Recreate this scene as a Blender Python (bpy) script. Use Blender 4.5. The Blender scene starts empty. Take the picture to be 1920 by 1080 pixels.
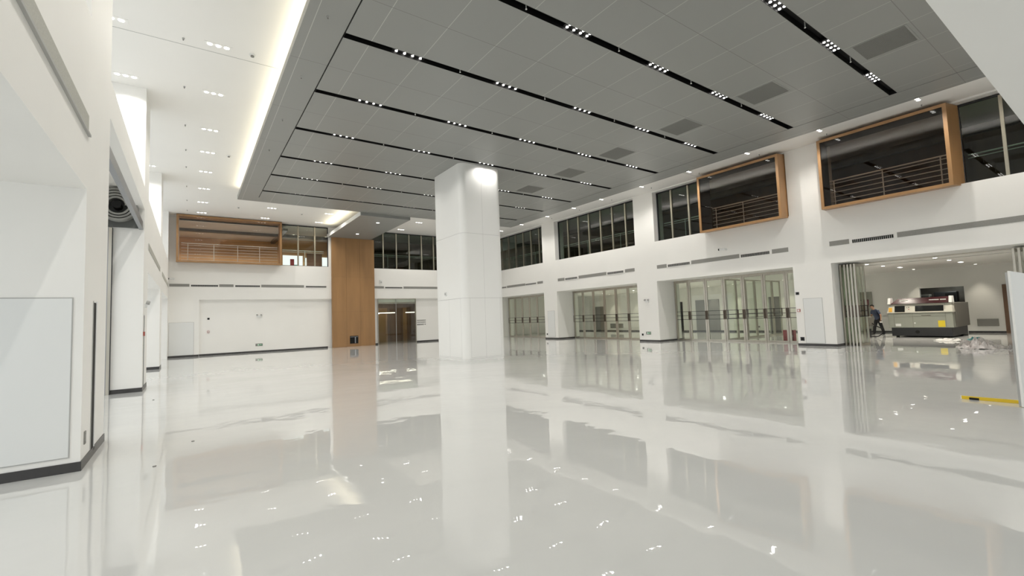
import bpy, bmesh, math, random
from mathutils import Vector, Matrix
random.seed(7)
PI = math.pi
sc = bpy.context.scene
col = sc.collection

# ---------------------------------------------------------------- camera, world, exposure
cam_d = bpy.data.cameras.new('camera'); cam = bpy.data.objects.new('camera', cam_d); col.objects.link(cam)
YAW, PITCH, ROLL, FPX = 0.615858, 0.065030, -0.036179, 854.9
_f = Vector((math.sin(YAW)*math.cos(PITCH), math.cos(YAW)*math.cos(PITCH), math.sin(PITCH)))
_r = Vector((math.cos(YAW), -math.sin(YAW), 0)); _u = _r.cross(_f)
_r2 = _r*math.cos(ROLL) + _u*math.sin(ROLL); _u2 = -_r*math.sin(ROLL) + _u*math.cos(ROLL)
cam.matrix_world = Matrix(((_r2.x, _u2.x, -_f.x, 0), (_r2.y, _u2.y, -_f.y, 0), (_r2.z, _u2.z, -_f.z, 1.7), (0, 0, 0, 1)))
cam_d.sensor_width = 36.0; cam_d.lens = FPX/1920*36.0; cam_d.clip_end = 300; cam_d.clip_start = 0.05
sc.camera = cam
sc.view_settings.view_transform = 'Standard'; sc.view_settings.look = 'None'
sc.view_settings.gamma = 1.0; sc.view_settings.exposure = 0.18; sc.view_settings.use_curve_mapping = False
wd = bpy.data.worlds.new('daylight'); sc.world = wd; wd.use_nodes = True
bg = wd.node_tree.nodes['Background']; bg.inputs[0].default_value = (0.95, 0.99, 0.99, 1); bg.inputs[1].default_value = 1.0
LAMP = 50.0        # watts of each of the two beams of a slot lamp cluster
sc.cycles.max_bounces = 10; sc.cycles.diffuse_bounces = 6; sc.cycles.glossy_bounces = 4
sc.cycles.transparent_max_bounces = 24; sc.cycles.sample_clamp_indirect = 4.0; sc.cycles.caustics_reflective = False

# ---------------------------------------------------------------- materials
def mat(name, c, rough=0.6, metal=0.0, spec=0.5, emit=None, es=0.0):
    m = bpy.data.materials.new(name); m.use_nodes = True
    b = m.node_tree.nodes['Principled BSDF']
    b.inputs['Base Color'].default_value = (*c, 1); b.inputs['Roughness'].default_value = rough
    b.inputs['Metallic'].default_value = metal; b.inputs['Specular IOR Level'].default_value = spec
    if emit:
        b.inputs['Emission Color'].default_value = (*emit, 1); b.inputs['Emission Strength'].default_value = es
    return m
def nt(m): return m.node_tree, m.node_tree.nodes, m.node_tree.links, m.node_tree.nodes['Principled BSDF']
def noise_tint(m, c, scale, amt, stretch=(1, 1, 1), rough_amt=0.0):
    t, n, l, b = nt(m)
    tc = n.new('ShaderNodeTexCoord'); mp = n.new('ShaderNodeMapping'); nz = n.new('ShaderNodeTexNoise')
    mp.inputs['Scale'].default_value = stretch; nz.inputs['Scale'].default_value = scale; nz.inputs['Detail'].default_value = 5
    l.new(tc.outputs['Object'], mp.inputs[0]); l.new(mp.outputs[0], nz.inputs[0])
    r = n.new('ShaderNodeValToRGB'); r.color_ramp.elements[0].position = 0.3; r.color_ramp.elements[1].position = 0.7
    r.color_ramp.elements[0].color = (*[x*(1-amt) for x in c], 1); r.color_ramp.elements[1].color = (*[min(1, x*(1+amt)) for x in c], 1)
    l.new(nz.outputs[0], r.inputs[0]); l.new(r.outputs[0], b.inputs['Base Color'])
    return m
M = {}
M['white'] = noise_tint(mat('white_wall_paint', (.86, .85, .825), .55), (.86, .85, .825), .8, .012)
M['ceil'] = noise_tint(mat('white_ceiling_paint', (.86, .85, .825), .7), (.86, .85, .825), .5, .01)
M['column'] = noise_tint(mat('white_column_panel', (.86, .86, .845), .3), (.86, .86, .845), .7, .01)
M['joint'] = mat('joint_grey', (.42, .42, .41), .7)
M['jointpale'] = mat('joint_pale_grey', (.6, .6, .59), .7)
M['panelw'] = mat('access_panel_white', (.77, .78, .775), .45)
M['base'] = noise_tint(mat('baseboard_dark', (.045, .043, .043), .35), (.045, .043, .043), 3, .15)
M['black'] = mat('black_matt', (.004, .004, .004), .6, spec=.3)
M['dark'] = mat('dark_grey', (.02, .021, .024), .5)
M['wood'] = noise_tint(mat('light_oak_wood', (.32, .178, .076), .4), (.32, .178, .076), 2.2, .13, (1, 1, .12))
M['woodh'] = noise_tint(mat('oak_wood_level_grain', (.60, .37, .17), .4), (.60, .37, .17), 2.2, .13, (.12, 1, 2))
M['boxshade'] = mat('box_shade_brown', (.035, .025, .018), .5)  # shade inside the wood boxes as a dark brown
M['wooddark'] = noise_tint(mat('brown_wood', (.16, .085, .045), .4), (.16, .085, .045), 2.2, .2, (1, 1, .12))
M['steel'] = noise_tint(mat('brushed_steel', (.52, .49, .43), .28, .9), (.52, .49, .43), 6, .08, (1, 1, .1))
M['steelm'] = noise_tint(mat('mullion_steel', (.45, .42, .34), .35, .85), (.45, .42, .34), 6, .08, (1, 1, .1))
M['handle'] = mat('handle_brown_steel', (.12, .095, .075), .35, .6)
M['railing'] = mat('railing_steel', (.80, .80, .78), .35, .3)
M['grey'] = noise_tint(mat('vent_grey', (.25, .245, .23), .6), (.25, .245, .23), 60, .12)
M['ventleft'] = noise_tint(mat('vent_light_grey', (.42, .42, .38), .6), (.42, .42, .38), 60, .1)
M['grillback'] = mat('grille_back_grey', (.09, .09, .085), .6)
M['shutter'] = noise_tint(mat('shutter_grey_metal', (.11, .115, .11), .5, .1), (.11, .115, .11), 3, .1)
M['slat'] = mat('shutter_slat_grey', (.30, .30, .28), .5, .1)
M['railgrey'] = mat('rail_grey', (.30, .31, .33), .35, .6)
M['lens'] = mat('lamp_lens', (1, 1, 1), .3, emit=(1, .97, .92), es=8)
M['lensw'] = mat('lamp_lens_warm', (1, 1, 1), .3, emit=(1, .93, .80), es=2.5)
M['red'] = mat('red_paint', (.30, .02, .025), .4)
M['redlit'] = mat('red_button', (.42, .10, .08), .4)
M['green'] = mat('exit_sign_green', (.09, .16, .10), .4, emit=(.2, .5, .3), es=.06)
M['pale'] = mat('exit_sign_pale', (.5, .68, .55), .4, emit=(.6, .9, .7), es=.15)
M['yellow'] = mat('yellow_paint', (.75, .52, .02), .35)
M['yellowlabel'] = mat('yellow_label', (.72, .56, .03), .5)
M['orangelabel'] = mat('orange_label', (.78, .42, .05), .5)
M['skin'] = mat('skin', (.42, .24, .16), .5)
M['shirt'] = noise_tint(mat('blue_grey_shirt', (.045, .06, .105), .8), (.045, .06, .105), 8, .2)
M['trouser'] = mat('black_trousers', (.006, .006, .008), .8)
M['hair'] = mat('black_hair', (.008, .007, .006), .6)
M['shoe'] = mat('black_shoes', (.008, .008, .008), .4)
M['paper'] = mat('white_paper', (.8, .8, .78), .6)
M['plastic'] = noise_tint(mat('milky_plastic_sheet', (.62, .58, .56), .2), (.62, .58, .56), 6, .2)
M['cloth'] = mat('white_rag', (.75, .74, .72), .7)
M['teal'] = mat('teal_cloth', (.03, .16, .17), .6)
M['machL'] = noise_tint(mat('machine_grey_green', (.30, .31, .27), .4), (.30, .31, .27), 1, .03)
M['machU'] = noise_tint(mat('machine_cream', (.68, .66, .58), .35), (.68, .66, .58), 1, .03)
M['maroon'] = mat('machine_maroon', (.045, .003, .006), .3)
M['screen'] = mat('dark_screen', (.006, .007, .008), .12)
M['machside'] = mat('machine_side_grey', (.13, .12, .105), .45)
M['stone'] = noise_tint(mat('dark_stone', (.10, .09, .08), .3), (.10, .09, .08), 1.5, .35)

# grey metal ceiling panels with joint lines of their own
def panel_mat():
    m = mat('grey_metal_ceiling_panel', (.235, .24, .225), .40, .2, .5); t, n, l, b = nt(m)
    tc = n.new('ShaderNodeTexCoord'); sp = n.new('ShaderNodeSeparateXYZ'); l.new(tc.outputs['Object'], sp.inputs[0])
    def line(sock, off, pitch, w):
        a = n.new('ShaderNodeMath'); a.operation = 'SUBTRACT'; l.new(sock, a.inputs[0]); a.inputs[1].default_value = off
        d = n.new('ShaderNodeMath'); d.operation = 'DIVIDE'; l.new(a.outputs[0], d.inputs[0]); d.inputs[1].default_value = pitch
        f = n.new('ShaderNodeMath'); f.operation = 'FRACT'; l.new(d.outputs[0], f.inputs[0])
        s = n.new('ShaderNodeMath'); s.operation = 'LESS_THAN'; l.new(f.outputs[0], s.inputs[0]); s.inputs[1].default_value = w/pitch
        return s.outputs[0]
    lx = line(sp.outputs[0], 3.4, 1.28, .014); ly = line(sp.outputs[1], 2.85, 2.95, .016)
    nz = n.new('ShaderNodeTexNoise'); nz.inputs['Scale'].default_value = .35; l.new(tc.outputs['Object'], nz.inputs[0])
    r = n.new('ShaderNodeValToRGB'); r.color_ramp.elements[0].color = (.28, .287, .275, 1); r.color_ramp.elements[1].color = (.305, .312, .30, 1)
    l.new(nz.outputs[0], r.inputs[0])
    m1 = n.new('ShaderNodeMix'); m1.data_type = 'RGBA'; l.new(lx, m1.inputs[0]); l.new(r.outputs[0], m1.inputs[6]); m1.inputs[7].default_value = (.50, .50, .48, 1)
    m2 = n.new('ShaderNodeMix'); m2.data_type = 'RGBA'; l.new(ly, m2.inputs[0]); l.new(m1.outputs[2], m2.inputs[6]); m2.inputs[7].default_value = (.2, .2, .19, 1)
    l.new(m2.outputs[2], b.inputs['Base Color'])
    return m
M['panel'] = panel_mat()
M['panelplain'] = mat('grey_metal_plain', (.29, .297, .286), .40, .2, .5)

# poured epoxy floor: pale, glossy, very slightly uneven
def floor_mat():
    m = mat('pale_epoxy_floor', (.66, .66, .64), .012, 0, .85); t, n, l, b = nt(m)
    tc = n.new('ShaderNodeTexCoord'); mp = n.new('ShaderNodeMapping'); l.new(tc.outputs['Object'], mp.inputs[0])
    nz = n.new('ShaderNodeTexNoise'); nz.inputs['Scale'].default_value = .5; nz.inputs['Detail'].default_value = 1.5; nz.inputs['Roughness'].default_value = .5
    l.new(mp.outputs[0], nz.inputs[0])
    nz2 = n.new('ShaderNodeTexNoise'); nz2.inputs['Scale'].default_value = 2.1; nz2.inputs['Detail'].default_value = 2.0; l.new(mp.outputs[0], nz2.inputs[0])
    a = n.new('ShaderNodeMath'); a.operation = 'MULTIPLY_ADD'; l.new(nz2.outputs[0], a.inputs[0]); a.inputs[1].default_value = .30; l.new(nz.outputs[0], a.inputs[2])
    bp = n.new('ShaderNodeBump'); bp.inputs['Strength'].default_value = 1.0; bp.inputs['Distance'].default_value = .0065
    l.new(a.outputs[0], bp.inputs['Height']); l.new(bp.outputs[0], b.inputs['Normal'])
    n3 = n.new('ShaderNodeTexNoise'); n3.inputs['Scale'].default_value = .22; n3.inputs['Detail'].default_value = 6; n3.inputs['Distortion'].default_value = 1.2; l.new(mp.outputs[0], n3.inputs[0])
    r = n.new('ShaderNodeValToRGB'); r.color_ramp.elements[0].position = .35; r.color_ramp.elements[1].position = .65
    r.color_ramp.elements[0].color = (.60, .605, .592, 1); r.color_ramp.elements[1].color = (.655, .655, .642, 1)
    l.new(n3.outputs[0], r.inputs[0]); l.new(r.outputs[0], b.inputs['Base Color'])
    return m
M['floor'] = floor_mat()
def glass_mat(name, tint, refl=1.0, ior=1.5):
    m = bpy.data.materials.new(name); m.use_nodes = True; n = m.node_tree.nodes; l = m.node_tree.links; n.clear()
    o = n.new('ShaderNodeOutputMaterial'); mx = n.new('ShaderNodeMixShader'); tr = n.new('ShaderNodeBsdfTransparent'); gl = n.new('ShaderNodeBsdfGlossy')
    fr = n.new('ShaderNodeFresnel'); fr.inputs[0].default_value = ior; mu = n.new('ShaderNodeMath'); mu.operation = 'MULTIPLY'; mu.inputs[1].default_value = refl
    tr.inputs[0].default_value = (*tint, 1); gl.inputs['Roughness'].default_value = 0.0; gl.inputs[0].default_value = (1, 1, 1, 1)
    ge = n.new('ShaderNodeNewGeometry'); inv = n.new('ShaderNodeMath'); inv.operation = 'SUBTRACT'; inv.inputs[0].default_value = 1.0; l.new(ge.outputs['Backfacing'], inv.inputs[1])
    m2 = n.new('ShaderNodeMath'); m2.operation = 'MULTIPLY'     # only the outer face of a pane mirrors
    l.new(fr.outputs[0], mu.inputs[0]); l.new(mu.outputs[0], m2.inputs[0]); l.new(inv.outputs[0], m2.inputs[1]); l.new(m2.outputs[0], mx.inputs[0]); l.new(tr.outputs[0], mx.inputs[1]); l.new(gl.outputs[0], mx.inputs[2]); l.new(mx.outputs[0], o.inputs[0])
    return m
M['glass'] = glass_mat('clear_glass', (.95, .98, .94), 1.5)
M['glassdk'] = glass_mat('tinted_glass', (.62, .68, .62), 1.5)
M['glassbr'] = glass_mat('bronze_glass', (.72, .66, .60), 1.3)
M['glasspale'] = glass_mat('pale_bronze_glass', (.93, .90, .87), 1.2)

# ---------------------------------------------------------------- helpers
class MB:
    def __init__(s): s.bm = bmesh.new(); s.mats = []
    def _mi(s, m):
        if m is None: return 0
        if m not in s.mats: s.mats.append(m)
        return s.mats.index(m)
    def box(s, a, b, m=None, bev=0):
        x0, x1 = sorted((a[0], b[0])); y0, y1 = sorted((a[1], b[1])); z0, z1 = sorted((a[2], b[2]))
        v = [s.bm.verts.new(p) for p in ((x0,y0,z0),(x1,y0,z0),(x1,y1,z0),(x0,y1,z0),(x0,y0,z1),(x1,y0,z1),(x1,y1,z1),(x0,y1,z1))]
        fs = [s.bm.faces.new([v[i] for i in q]) for q in ((0,3,2,1),(4,5,6,7),(0,1,5,4),(1,2,6,5),(2,3,7,6),(3,0,4,7))]
        for f in fs: f.material_index = s._mi(m)
        if bev:
            es = list({e for f in fs for e in f.edges})
            r = bmesh.ops.bevel(s.bm, geom=es, offset=bev, segments=2, affect='EDGES', profile=.5)
        return s
    def poly(s, bottom, top, m=None):      # prism between two matching loops
        n = len(bottom); a = [s.bm.verts.new(p) for p in bottom]; b = [s.bm.verts.new(p) for p in top]
        fs = [s.bm.faces.new(a[::-1]), s.bm.faces.new(b)]
        for i in range(n): fs.append(s.bm.faces.new((a[i], a[(i+1) % n], b[(i+1) % n], b[i])))
        for f in fs: f.material_index = s._mi(m)
        return s
    def cyl(s, p, q, r, seg=12, r2=None, m=None):
        p = Vector(p); q = Vector(q); d = (q-p).normalized(); up = Vector((0,0,1)) if abs(d.z) < .9 else Vector((1,0,0))
        u = d.cross(up).normalized(); w = d.cross(u); r2 = r if r2 is None else r2
        A = [tuple(p+(u*math.cos(2*PI*i/seg)+w*math.sin(2*PI*i/seg))*r) for i in range(seg)]
        B = [tuple(q+(u*math.cos(2*PI*i/seg)+w*math.sin(2*PI*i/seg))*r2) for i in range(seg)]
        return s.poly(A, B, m)
    def tube(s, pts, r, seg=8):
        for a, b in zip(pts, pts[1:]): s.cyl(a, b, r, seg)
        return s
    def build(s, name, m, parent=None, smooth=False):
        bmesh.ops.recalc_face_normals(s.bm, faces=s.bm.faces)
        me = bpy.data.meshes.new(name); s.bm.to_mesh(me); s.bm.free()
        if s.mats:
            for k in s.mats: me.materials.append(k)
        else: me.materials.append(m)
        if smooth:
            for p in me.polygons: p.use_smooth = True
        o = bpy.data.objects.new(name, me); col.objects.link(o)
        if parent: o.parent = parent
        return o
def tag(o, label=None, cat=None, group=None, kind=None):
    if label: o['label'] = label
    if cat: o['category'] = cat
    if group: o['group'] = group
    if kind: o['kind'] = kind
    return o
def thing(name, label, cat, loc=(0,0,0), rz=0, group=None):
    o = bpy.data.objects.new(name, None); col.objects.link(o); o.location = loc; o.rotation_euler = (0,0,rz)
    o.empty_display_size = .1
    return tag(o, label, cat, group)
def struct(name, mb, m, parent=None, **k):
    o = mb.build(name, m, parent, **k)
    if parent is None: o['kind'] = 'structure'
    return o
def kids(o): return [c for c in bpy.data.objects if c.parent == o]
def copy_tree(o, parent=None):
    c = o.copy(); col.objects.link(c); c.parent = parent
    for ch in kids(o): copy_tree(ch, c)
    return c
def bx(name, a, b, m, parent=None, bev=0): return MB().box(a, b, None, bev).build(name, m, parent)
ORD = ['first','second','third','fourth','fifth','sixth','seventh','eighth','ninth','tenth','eleventh','twelfth','thirteenth','fourteenth','fifteenth','sixteenth']
def light(name, kind, loc, energy, color, parent=None, **k):
    d = bpy.data.lights.new(name, kind); d.energy = energy; d.color = color
    for a, v in k.items(): setattr(d, a, v)
    o = bpy.data.objects.new(name, d); col.objects.link(o); o.location = loc
    if parent: o.parent = parent
    return o

# ---------------------------------------------------------------- shell
XR, XG, XL, YB, ZC, ZP = 22.2, 23.85, -1.1, 34.8, 8.82, 8.25
ZH, ZS = 3.52, 5.84          # door head, window sill of the upper storey
struct('floor', MB().box((-6, -8, -.2), (38, 44, 0)), M['floor'])
cb = MB().box((-2.4, .3, ZC), (28, 42, ZC+.2), M['ceil'])
cb.box((-1.9, 13.57, ZC-.002), (2.3, 13.59, ZC+.01), M['joint'])
cb.box((19.1, 13.6, ZC-.002), (22.1, 13.62, ZC+.01), M['joint'])
struct('ceiling', cb, M['ceil'])

# right wall: piers, spandrel, upper header; openings are real
PIERS = [(7.9, 9.4), (16.75, 18.2), (25.65, 27.15)]
w = MB(); w.box((XR, .67, ZH), (XR+.32, YB+.2, ZS))
w.box((XR, .67, ZC-.06), (XR+.32, YB+.2, ZC))
for a, b in PIERS:
    w.box((XR, a, 0), (24.3, b, ZH)); w.box((XR, a-(.0 if a < 8 else 0), ZS), (23.1, b, ZC-.06))
w.box((XR, 34.3, 0), (24.3, YB+.2, ZH)); w.box((XR, 34.3, ZS), (23.1, YB+.2, ZC-.06))
w.box((XR, .67, 0), (24.3, 1.9, ZH)); w.box((XR, .67, ZS), (23.1, 1.0, ZC-.06))
w.box((XR+.32, .67, ZH), (24.3, YB+.2, ZH+.1))
struct('wall_right', w, M['white'])
bb = MB()
for a, b in PIERS:
    bb.box((XR-.012, a-.012, 0), (24.31, b+.012, .10))
struct('baseboard_right', bb, M['base'])

# back wall with shallow recess, doorway and upper openings
w = MB(); T = YB+.3
w.box((-2.4, YB, 0), (.47, T, ZH+.03))
w.box((.47, YB+.18, 0), (11.9, T, ZH+.03)); w.box((15.05, YB+.18, 0), (XR+.3, T, ZH+.03))
w.box((-2.4, YB, ZH+.03), (XR+.3, T, 5.9)); w.box((-2.4, YB, 5.9), (-.6, T, ZC))
w.box((8.25, YB, 5.9), (11.15, T, ZC))
struct('wall_back', w, M['white'])
bb = MB(); bb.box((-1.95, YB-.012, 0), (.46, YB, .11)); bb.box((.47, YB+.165, 0), (8.2, YB+.185, .11))
bb.box((11.15, YB+.165, 0), (11.88, YB+.185, .11)); bb.box((15.07, YB+.165, 0), (XR, YB+.185, .11))
struct('baseboard_back', bb, M['base'])

# left wall: piers to the full height, spandrels with soffit; bays open to daylight
LP = [(7.85, 9.72), (16.7, 18.27), (25.6, 27.0)]
w = MB()
for a, b in LP: w.box((-1.95, a, 0), (XL, b, ZC))
w.box((-1.95, 33.9, 0), (XL, YB, ZC))
w.box((-1.95, .67, 3.55), (XL, 7.85, 5.86)); w.box((-1.95, 18.27, 3.55), (XL, 25.6, 5.86)); w.box((-1.95, 27.0, 3.55), (XL, 33.9, 5.86))
w.box((-1.28, 9.72, 5.22), (XL, 16.7, 5.86)); w.box((-1.95, 9.72, 5.72), (-1.28, 16.7, 5.86))
w.box((-3.2, 7.85, 0), (-1.95, 8.1, 3.55)); w.box((-3.2, .67, 3.55), (-1.95, 8.1, 3.7))
struct('wall_left', w, M['white'])
bb = MB()
for a, b in LP: bb.box((-1.95, a-.012, 0), (XL+.012, b+.012, .115))
bb.box((-3.2, 7.838, 0), (-1.95, 7.85, .115))
struct('baseboard_left', bb, M['base'])
# front: entrance soffit overhead and the wall above it; the entrance itself is open to daylight
w = MB(); w.box((-1.95, -4.5, 3.5), (24, .67, 3.75)); w.box((-1.95, .47, 3.75), (24, .67, ZC))
struct('wall_front', w, M['white'])

# machine room and the rooms behind the glass doors, one long space
w = MB(); X2 = 34.3
w.box((X2, -1, 0), (X2+.2, 6.05, 3.7)); w.box((X2, 6.05, 2.53), (X2+.2, 7.9, 3.7)); w.box((X2, 7.9, 0), (X2+.2, 15.5, 3.7))
w.box((X2, 15.5, 2.53), (X2+.2, 16.35, 3.7)); w.box((X2, 16.35, 0), (X2+.2, 23.4, 3.7)); w.box((X2, 23.4, 2.53), (X2+.2, 24.0, 3.7)); w.box((X2, 24.0, 0), (X2+.2, 40, 3.7))
w.box((24, 37.5, 0), (X2, 37.7, 3.7)); w.box((23.9, 1.0, 0), (X2, 1.2, 3.7))
w.box((24.1, YB+.2, 0), (24.3, 37.5, 3.7))
struct('wall_inner_rooms', w, M['white'])
struct('baseboard_inner_rooms', MB().box((X2-.012, 1.2, 0), (X2, 6.03, .1)).box((X2-.012, 7.92, 0), (X2, 15.48, .1)).box((X2-.012, 16.37, 0), (X2, 23.38, .1)).box((X2-.012, 24.02, 0), (X2, 37.5, .1)), M['base'])
cb = MB().box((24.3, 1, 3.62), (X2+.2, 37.7, 3.8), M['ceil']); cb.box((27.1, 1.2, 3.608), (27.16, 37, 3.62), M['joint'])
struct('ceiling_inner_rooms', cb, M['ceil'])
w = MB(); w.box((37.2, 5, 0), (37.4, 9.2, 3.2)); w.box((34.5, 4.8, 0), (37.2, 5, 3.2)); w.box((34.5, 9.2, 0), (37.2, 9.4, 3.2)); w.box((34.5, 4.8, 3.0), (37.4, 9.4, 3.2))
w.box((35.4, 15.2, 0), (35.5, 16.7, 3.2)); w.box((34.5, 15.1, 0), (35.5, 15.2, 2.9)); w.box((34.5, 16.7, 0), (35.5, 16.8, 2.9)); w.box((34.5, 22.9, 0), (35.5, 23.0, 2.9)); w.box((34.5, 24.3, 0), (35.5, 24.4, 2.9)); w.box((35.4, 23.0, 0), (35.5, 24.3, 3.2)); w.box((34.5, 15.2, 2.7), (35.5, 16.7, 2.9)); w.box((34.5, 23.0, 2.7), (35.5, 24.3, 2.9))
struct('wall_service_room', w, M['stone'])

light('service_fill', 'AREA', (36, 7, 2.95), 18, (.95, 1, .9), shape='RECTANGLE', size=1.2, size_y=.3)  # added area light, lifts the black of the service room
# upper corridor behind the right-hand windows
w = MB(); w.box((XR+.32, .8, 5.45), (27.4, 41, 5.70)); struct('floor_upper_corridor', w, M['stone'])
w = MB(); w.box((27.2, .8, 5.7), (27.4, 41, ZC)); w.box((XR, .5, ZS), (27.4, .8, ZC)); struct('wall_upper_corridor', w, M['wooddark'])
w = MB(); w.box((24.6, .9, 8.15), (24.9, 34, 8.45)); struct('trim_1', w, M['stone'])
w = MB()
for a, b in PIERS: w.box((23.5, b-.05, 5.7), (24.0, b+.45, ZC))
struct('trim_2', w, M['stone'])

# lower-level lobby behind the back doorway
w = MB(); w.box((9.5, 39.2, 0), (19, 39.4, 3.6)); w.box((9.5, T, 0), (9.7, 39.2, 3.6)); w.box((19, T, 0), (19.2, 39.4, 3.6))
struct('wall_lobby', w, M['wooddark'])
struct('ceiling_lobby', MB().box((9.5, T, 3.3), (19.2, 39.4, 3.55)), M['ceil'])
w = MB()
for x in (11.2, 13.0, 13.25, 15.6, 17.0): w.box((x, 39.1, 0), (x+.9 if x == 13.25 else x+.35, 39.2, 2.95))
struct('trim_3', w, M['wood'])
# upper gallery at the back
w = MB(); w.box((-2.4, T, 5.5), (22.5, 41.5, 5.8)); struct('floor_gallery', w, M['stone']); struct('floor_balcony', MB().box((5, 41.5, 5.6), (11, 43.5, 5.8)), M['white'])
w = MB(); YG = 41.3
w.box((-2.4, YG, 5.8), (6.2, YG+.2, ZC)); w.box((6.2, YG, 7.55), (7.75, YG+.2, ZC)); w.box((7.75, YG, 5.8), (7.92, YG+.2, ZC)); w.box((7.92, YG, 7.4), (8.05, YG+.2, ZC))
w.box((8.05, YG, 5.8), (9.25, YG+.2, ZC)); w.box((9.25, YG, 7.5), (9.8, YG+.2, ZC)); w.box((9.8, YG, 5.8), (10.4, YG+.2, ZC)); w.box((-2.4, T, 5.8), (-2.2, YG, ZC))
struct('wall_gallery', w, M['woodh'])
w = MB(); w.box((10.4, YG-2.2, 5.8), (22.5, YG-2.0, ZC)); w.box((10.2, T+.1, 5.8), (10.4, YG, ZC)); struct('wall_gallery_dark', w, M['wooddark'])
w = MB(); w.box((-2.2, T, 8.56), (5.6, 41.3, 8.6)); struct('ceiling_gallery', w, M['ceil'])
w = MB(); w.box((-2.2, 37.6, 8.38), (10.2, 37.9, 8.6)); w.box((5.3, T, 8.4), (5.6, 41.2, 8.56)); struct('trim_4', w, M['stone'])
o = MB().box((8.05, YG-.06, 5.8), (9.25, YG, 7.75)).build('gallery_door', M['wooddark']); tag(o, 'dark brown door in the wood wall of the upper gallery beside the bright window', 'door')
o = MB().box((6.85, YG+.5, 5.8), (7.15, YG+.6, 7.3)).build('red_banner', M['red']); tag(o, 'dark red upright panel outside the bright window of the upper gallery', 'panel')
o = MB().box((7.25, YG+1.5, 5.8), (7.6, YG+1.6, 6.95)).build('turquoise_screen', mat('turquoise', (.1, .6, .6), .5)); tag(o, 'turquoise panel outside the bright gallery window, right of the red one', 'panel')
for gx, gy in ((-.6, 38.4), (1.6, 38.4), (3.8, 38.4), (6.6, 38.8), (9.0, 38.8)):
    gl_ = thing('gallery_downlight', 'downlight in the gallery ceiling behind the back windows, %s from the left' % ['first', 'second', 'third', 'fourth', 'fifth'][[-.6, 1.6, 3.8, 6.6, 9.0].index(gx)], 'lamp', (gx, gy, 8.56 if gx < 5 else 8.82), 0, 'gallery downlights')
    MB().cyl((0,0,-.012), (0,0,0), .08, 16).build('lens', M['lensw'], gl_)
    light('downlight_beam', 'SPOT', (0,0,-.05), 330 if gx < 5 else 170, (1, .93, .82), gl_, spot_size=2.6, spot_blend=.6, shadow_soft_size=.06)

# ---------------------------------------------------------------- upper windows (structure)
def window(n, x0, y0, x1, y1, z0, z1, mull, along, glass='glassdk'):
    f = MB(); t = .045; d = .05
    def B(a0, a1, b0, b1):   # span along the wall, height
        if along == 'y': f.box((x0-d, a0, b0), (x0+d, a1, b1))
        else: f.box((a0, y0-d, b0), (a1, y0+d, b1))
    lo, hi = (y0, y1) if along == 'y' else (x0, x1)
    B(lo, hi, z0, z0+.03); B(lo, hi, z1-.06, z1); B(lo, lo+.05, z0, z1); B(hi-.05, hi, z0, z1)
    fr = struct('window_%d' % n, f, M['dark'])
    for k in mull:
        g = MB()
        if along == 'y': g.box((x0-.075, k-t, z0+.03), (x0+.03, k+t, z1-.06))
        else: g.box((k-t, y0-.075, z0+.03), (k+t, y0+.03, z1-.06))
        g.build('mullion', M['steelm'], fr)
    es = [lo+.05]+sorted(mull)+[hi-.05]
    for a, b in zip(es, es[1:]):
        g = MB()
        if along == 'y': g.box((x0, a+.02, z0+.03), (x0+.012, b-.02, z1-.06))
        else: g.box((a+.02, y0, z0+.03), (b-.02, y0+.012, z1-.06))
        g.build('pane', M[glass], fr)
    return fr
XW = 22.62
window(1, XW, 27.2, XW, 34.3, ZS, ZC-.06, [27.95+i*1.06 for i in range(6)], 'y')
window(2, XW, 18.2, XW, 25.65, ZS, ZC-.06, [24.55, 23.45, 22.4, 21.3, 20.25, 19.15], 'y')
window(3, XW, 13.4, XW, 16.75, ZS, ZC-.06, [15.75, 14.65], 'y')
window(4, XW, .8, XW, 3.7, ZS, ZC-.06, [2.62, 1.6], 'y')
window(5, 5.15, YB+.1, 8.25, YB+.1, 5.9, ZC-.02, [6.22, 7.33], 'x', 'glass')
window(6, 11.15, YB+.1, 22.2, YB+.1, 5.9, ZC-.02, [12.37+i*1.08 for i in range(9)], 'x')

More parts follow.
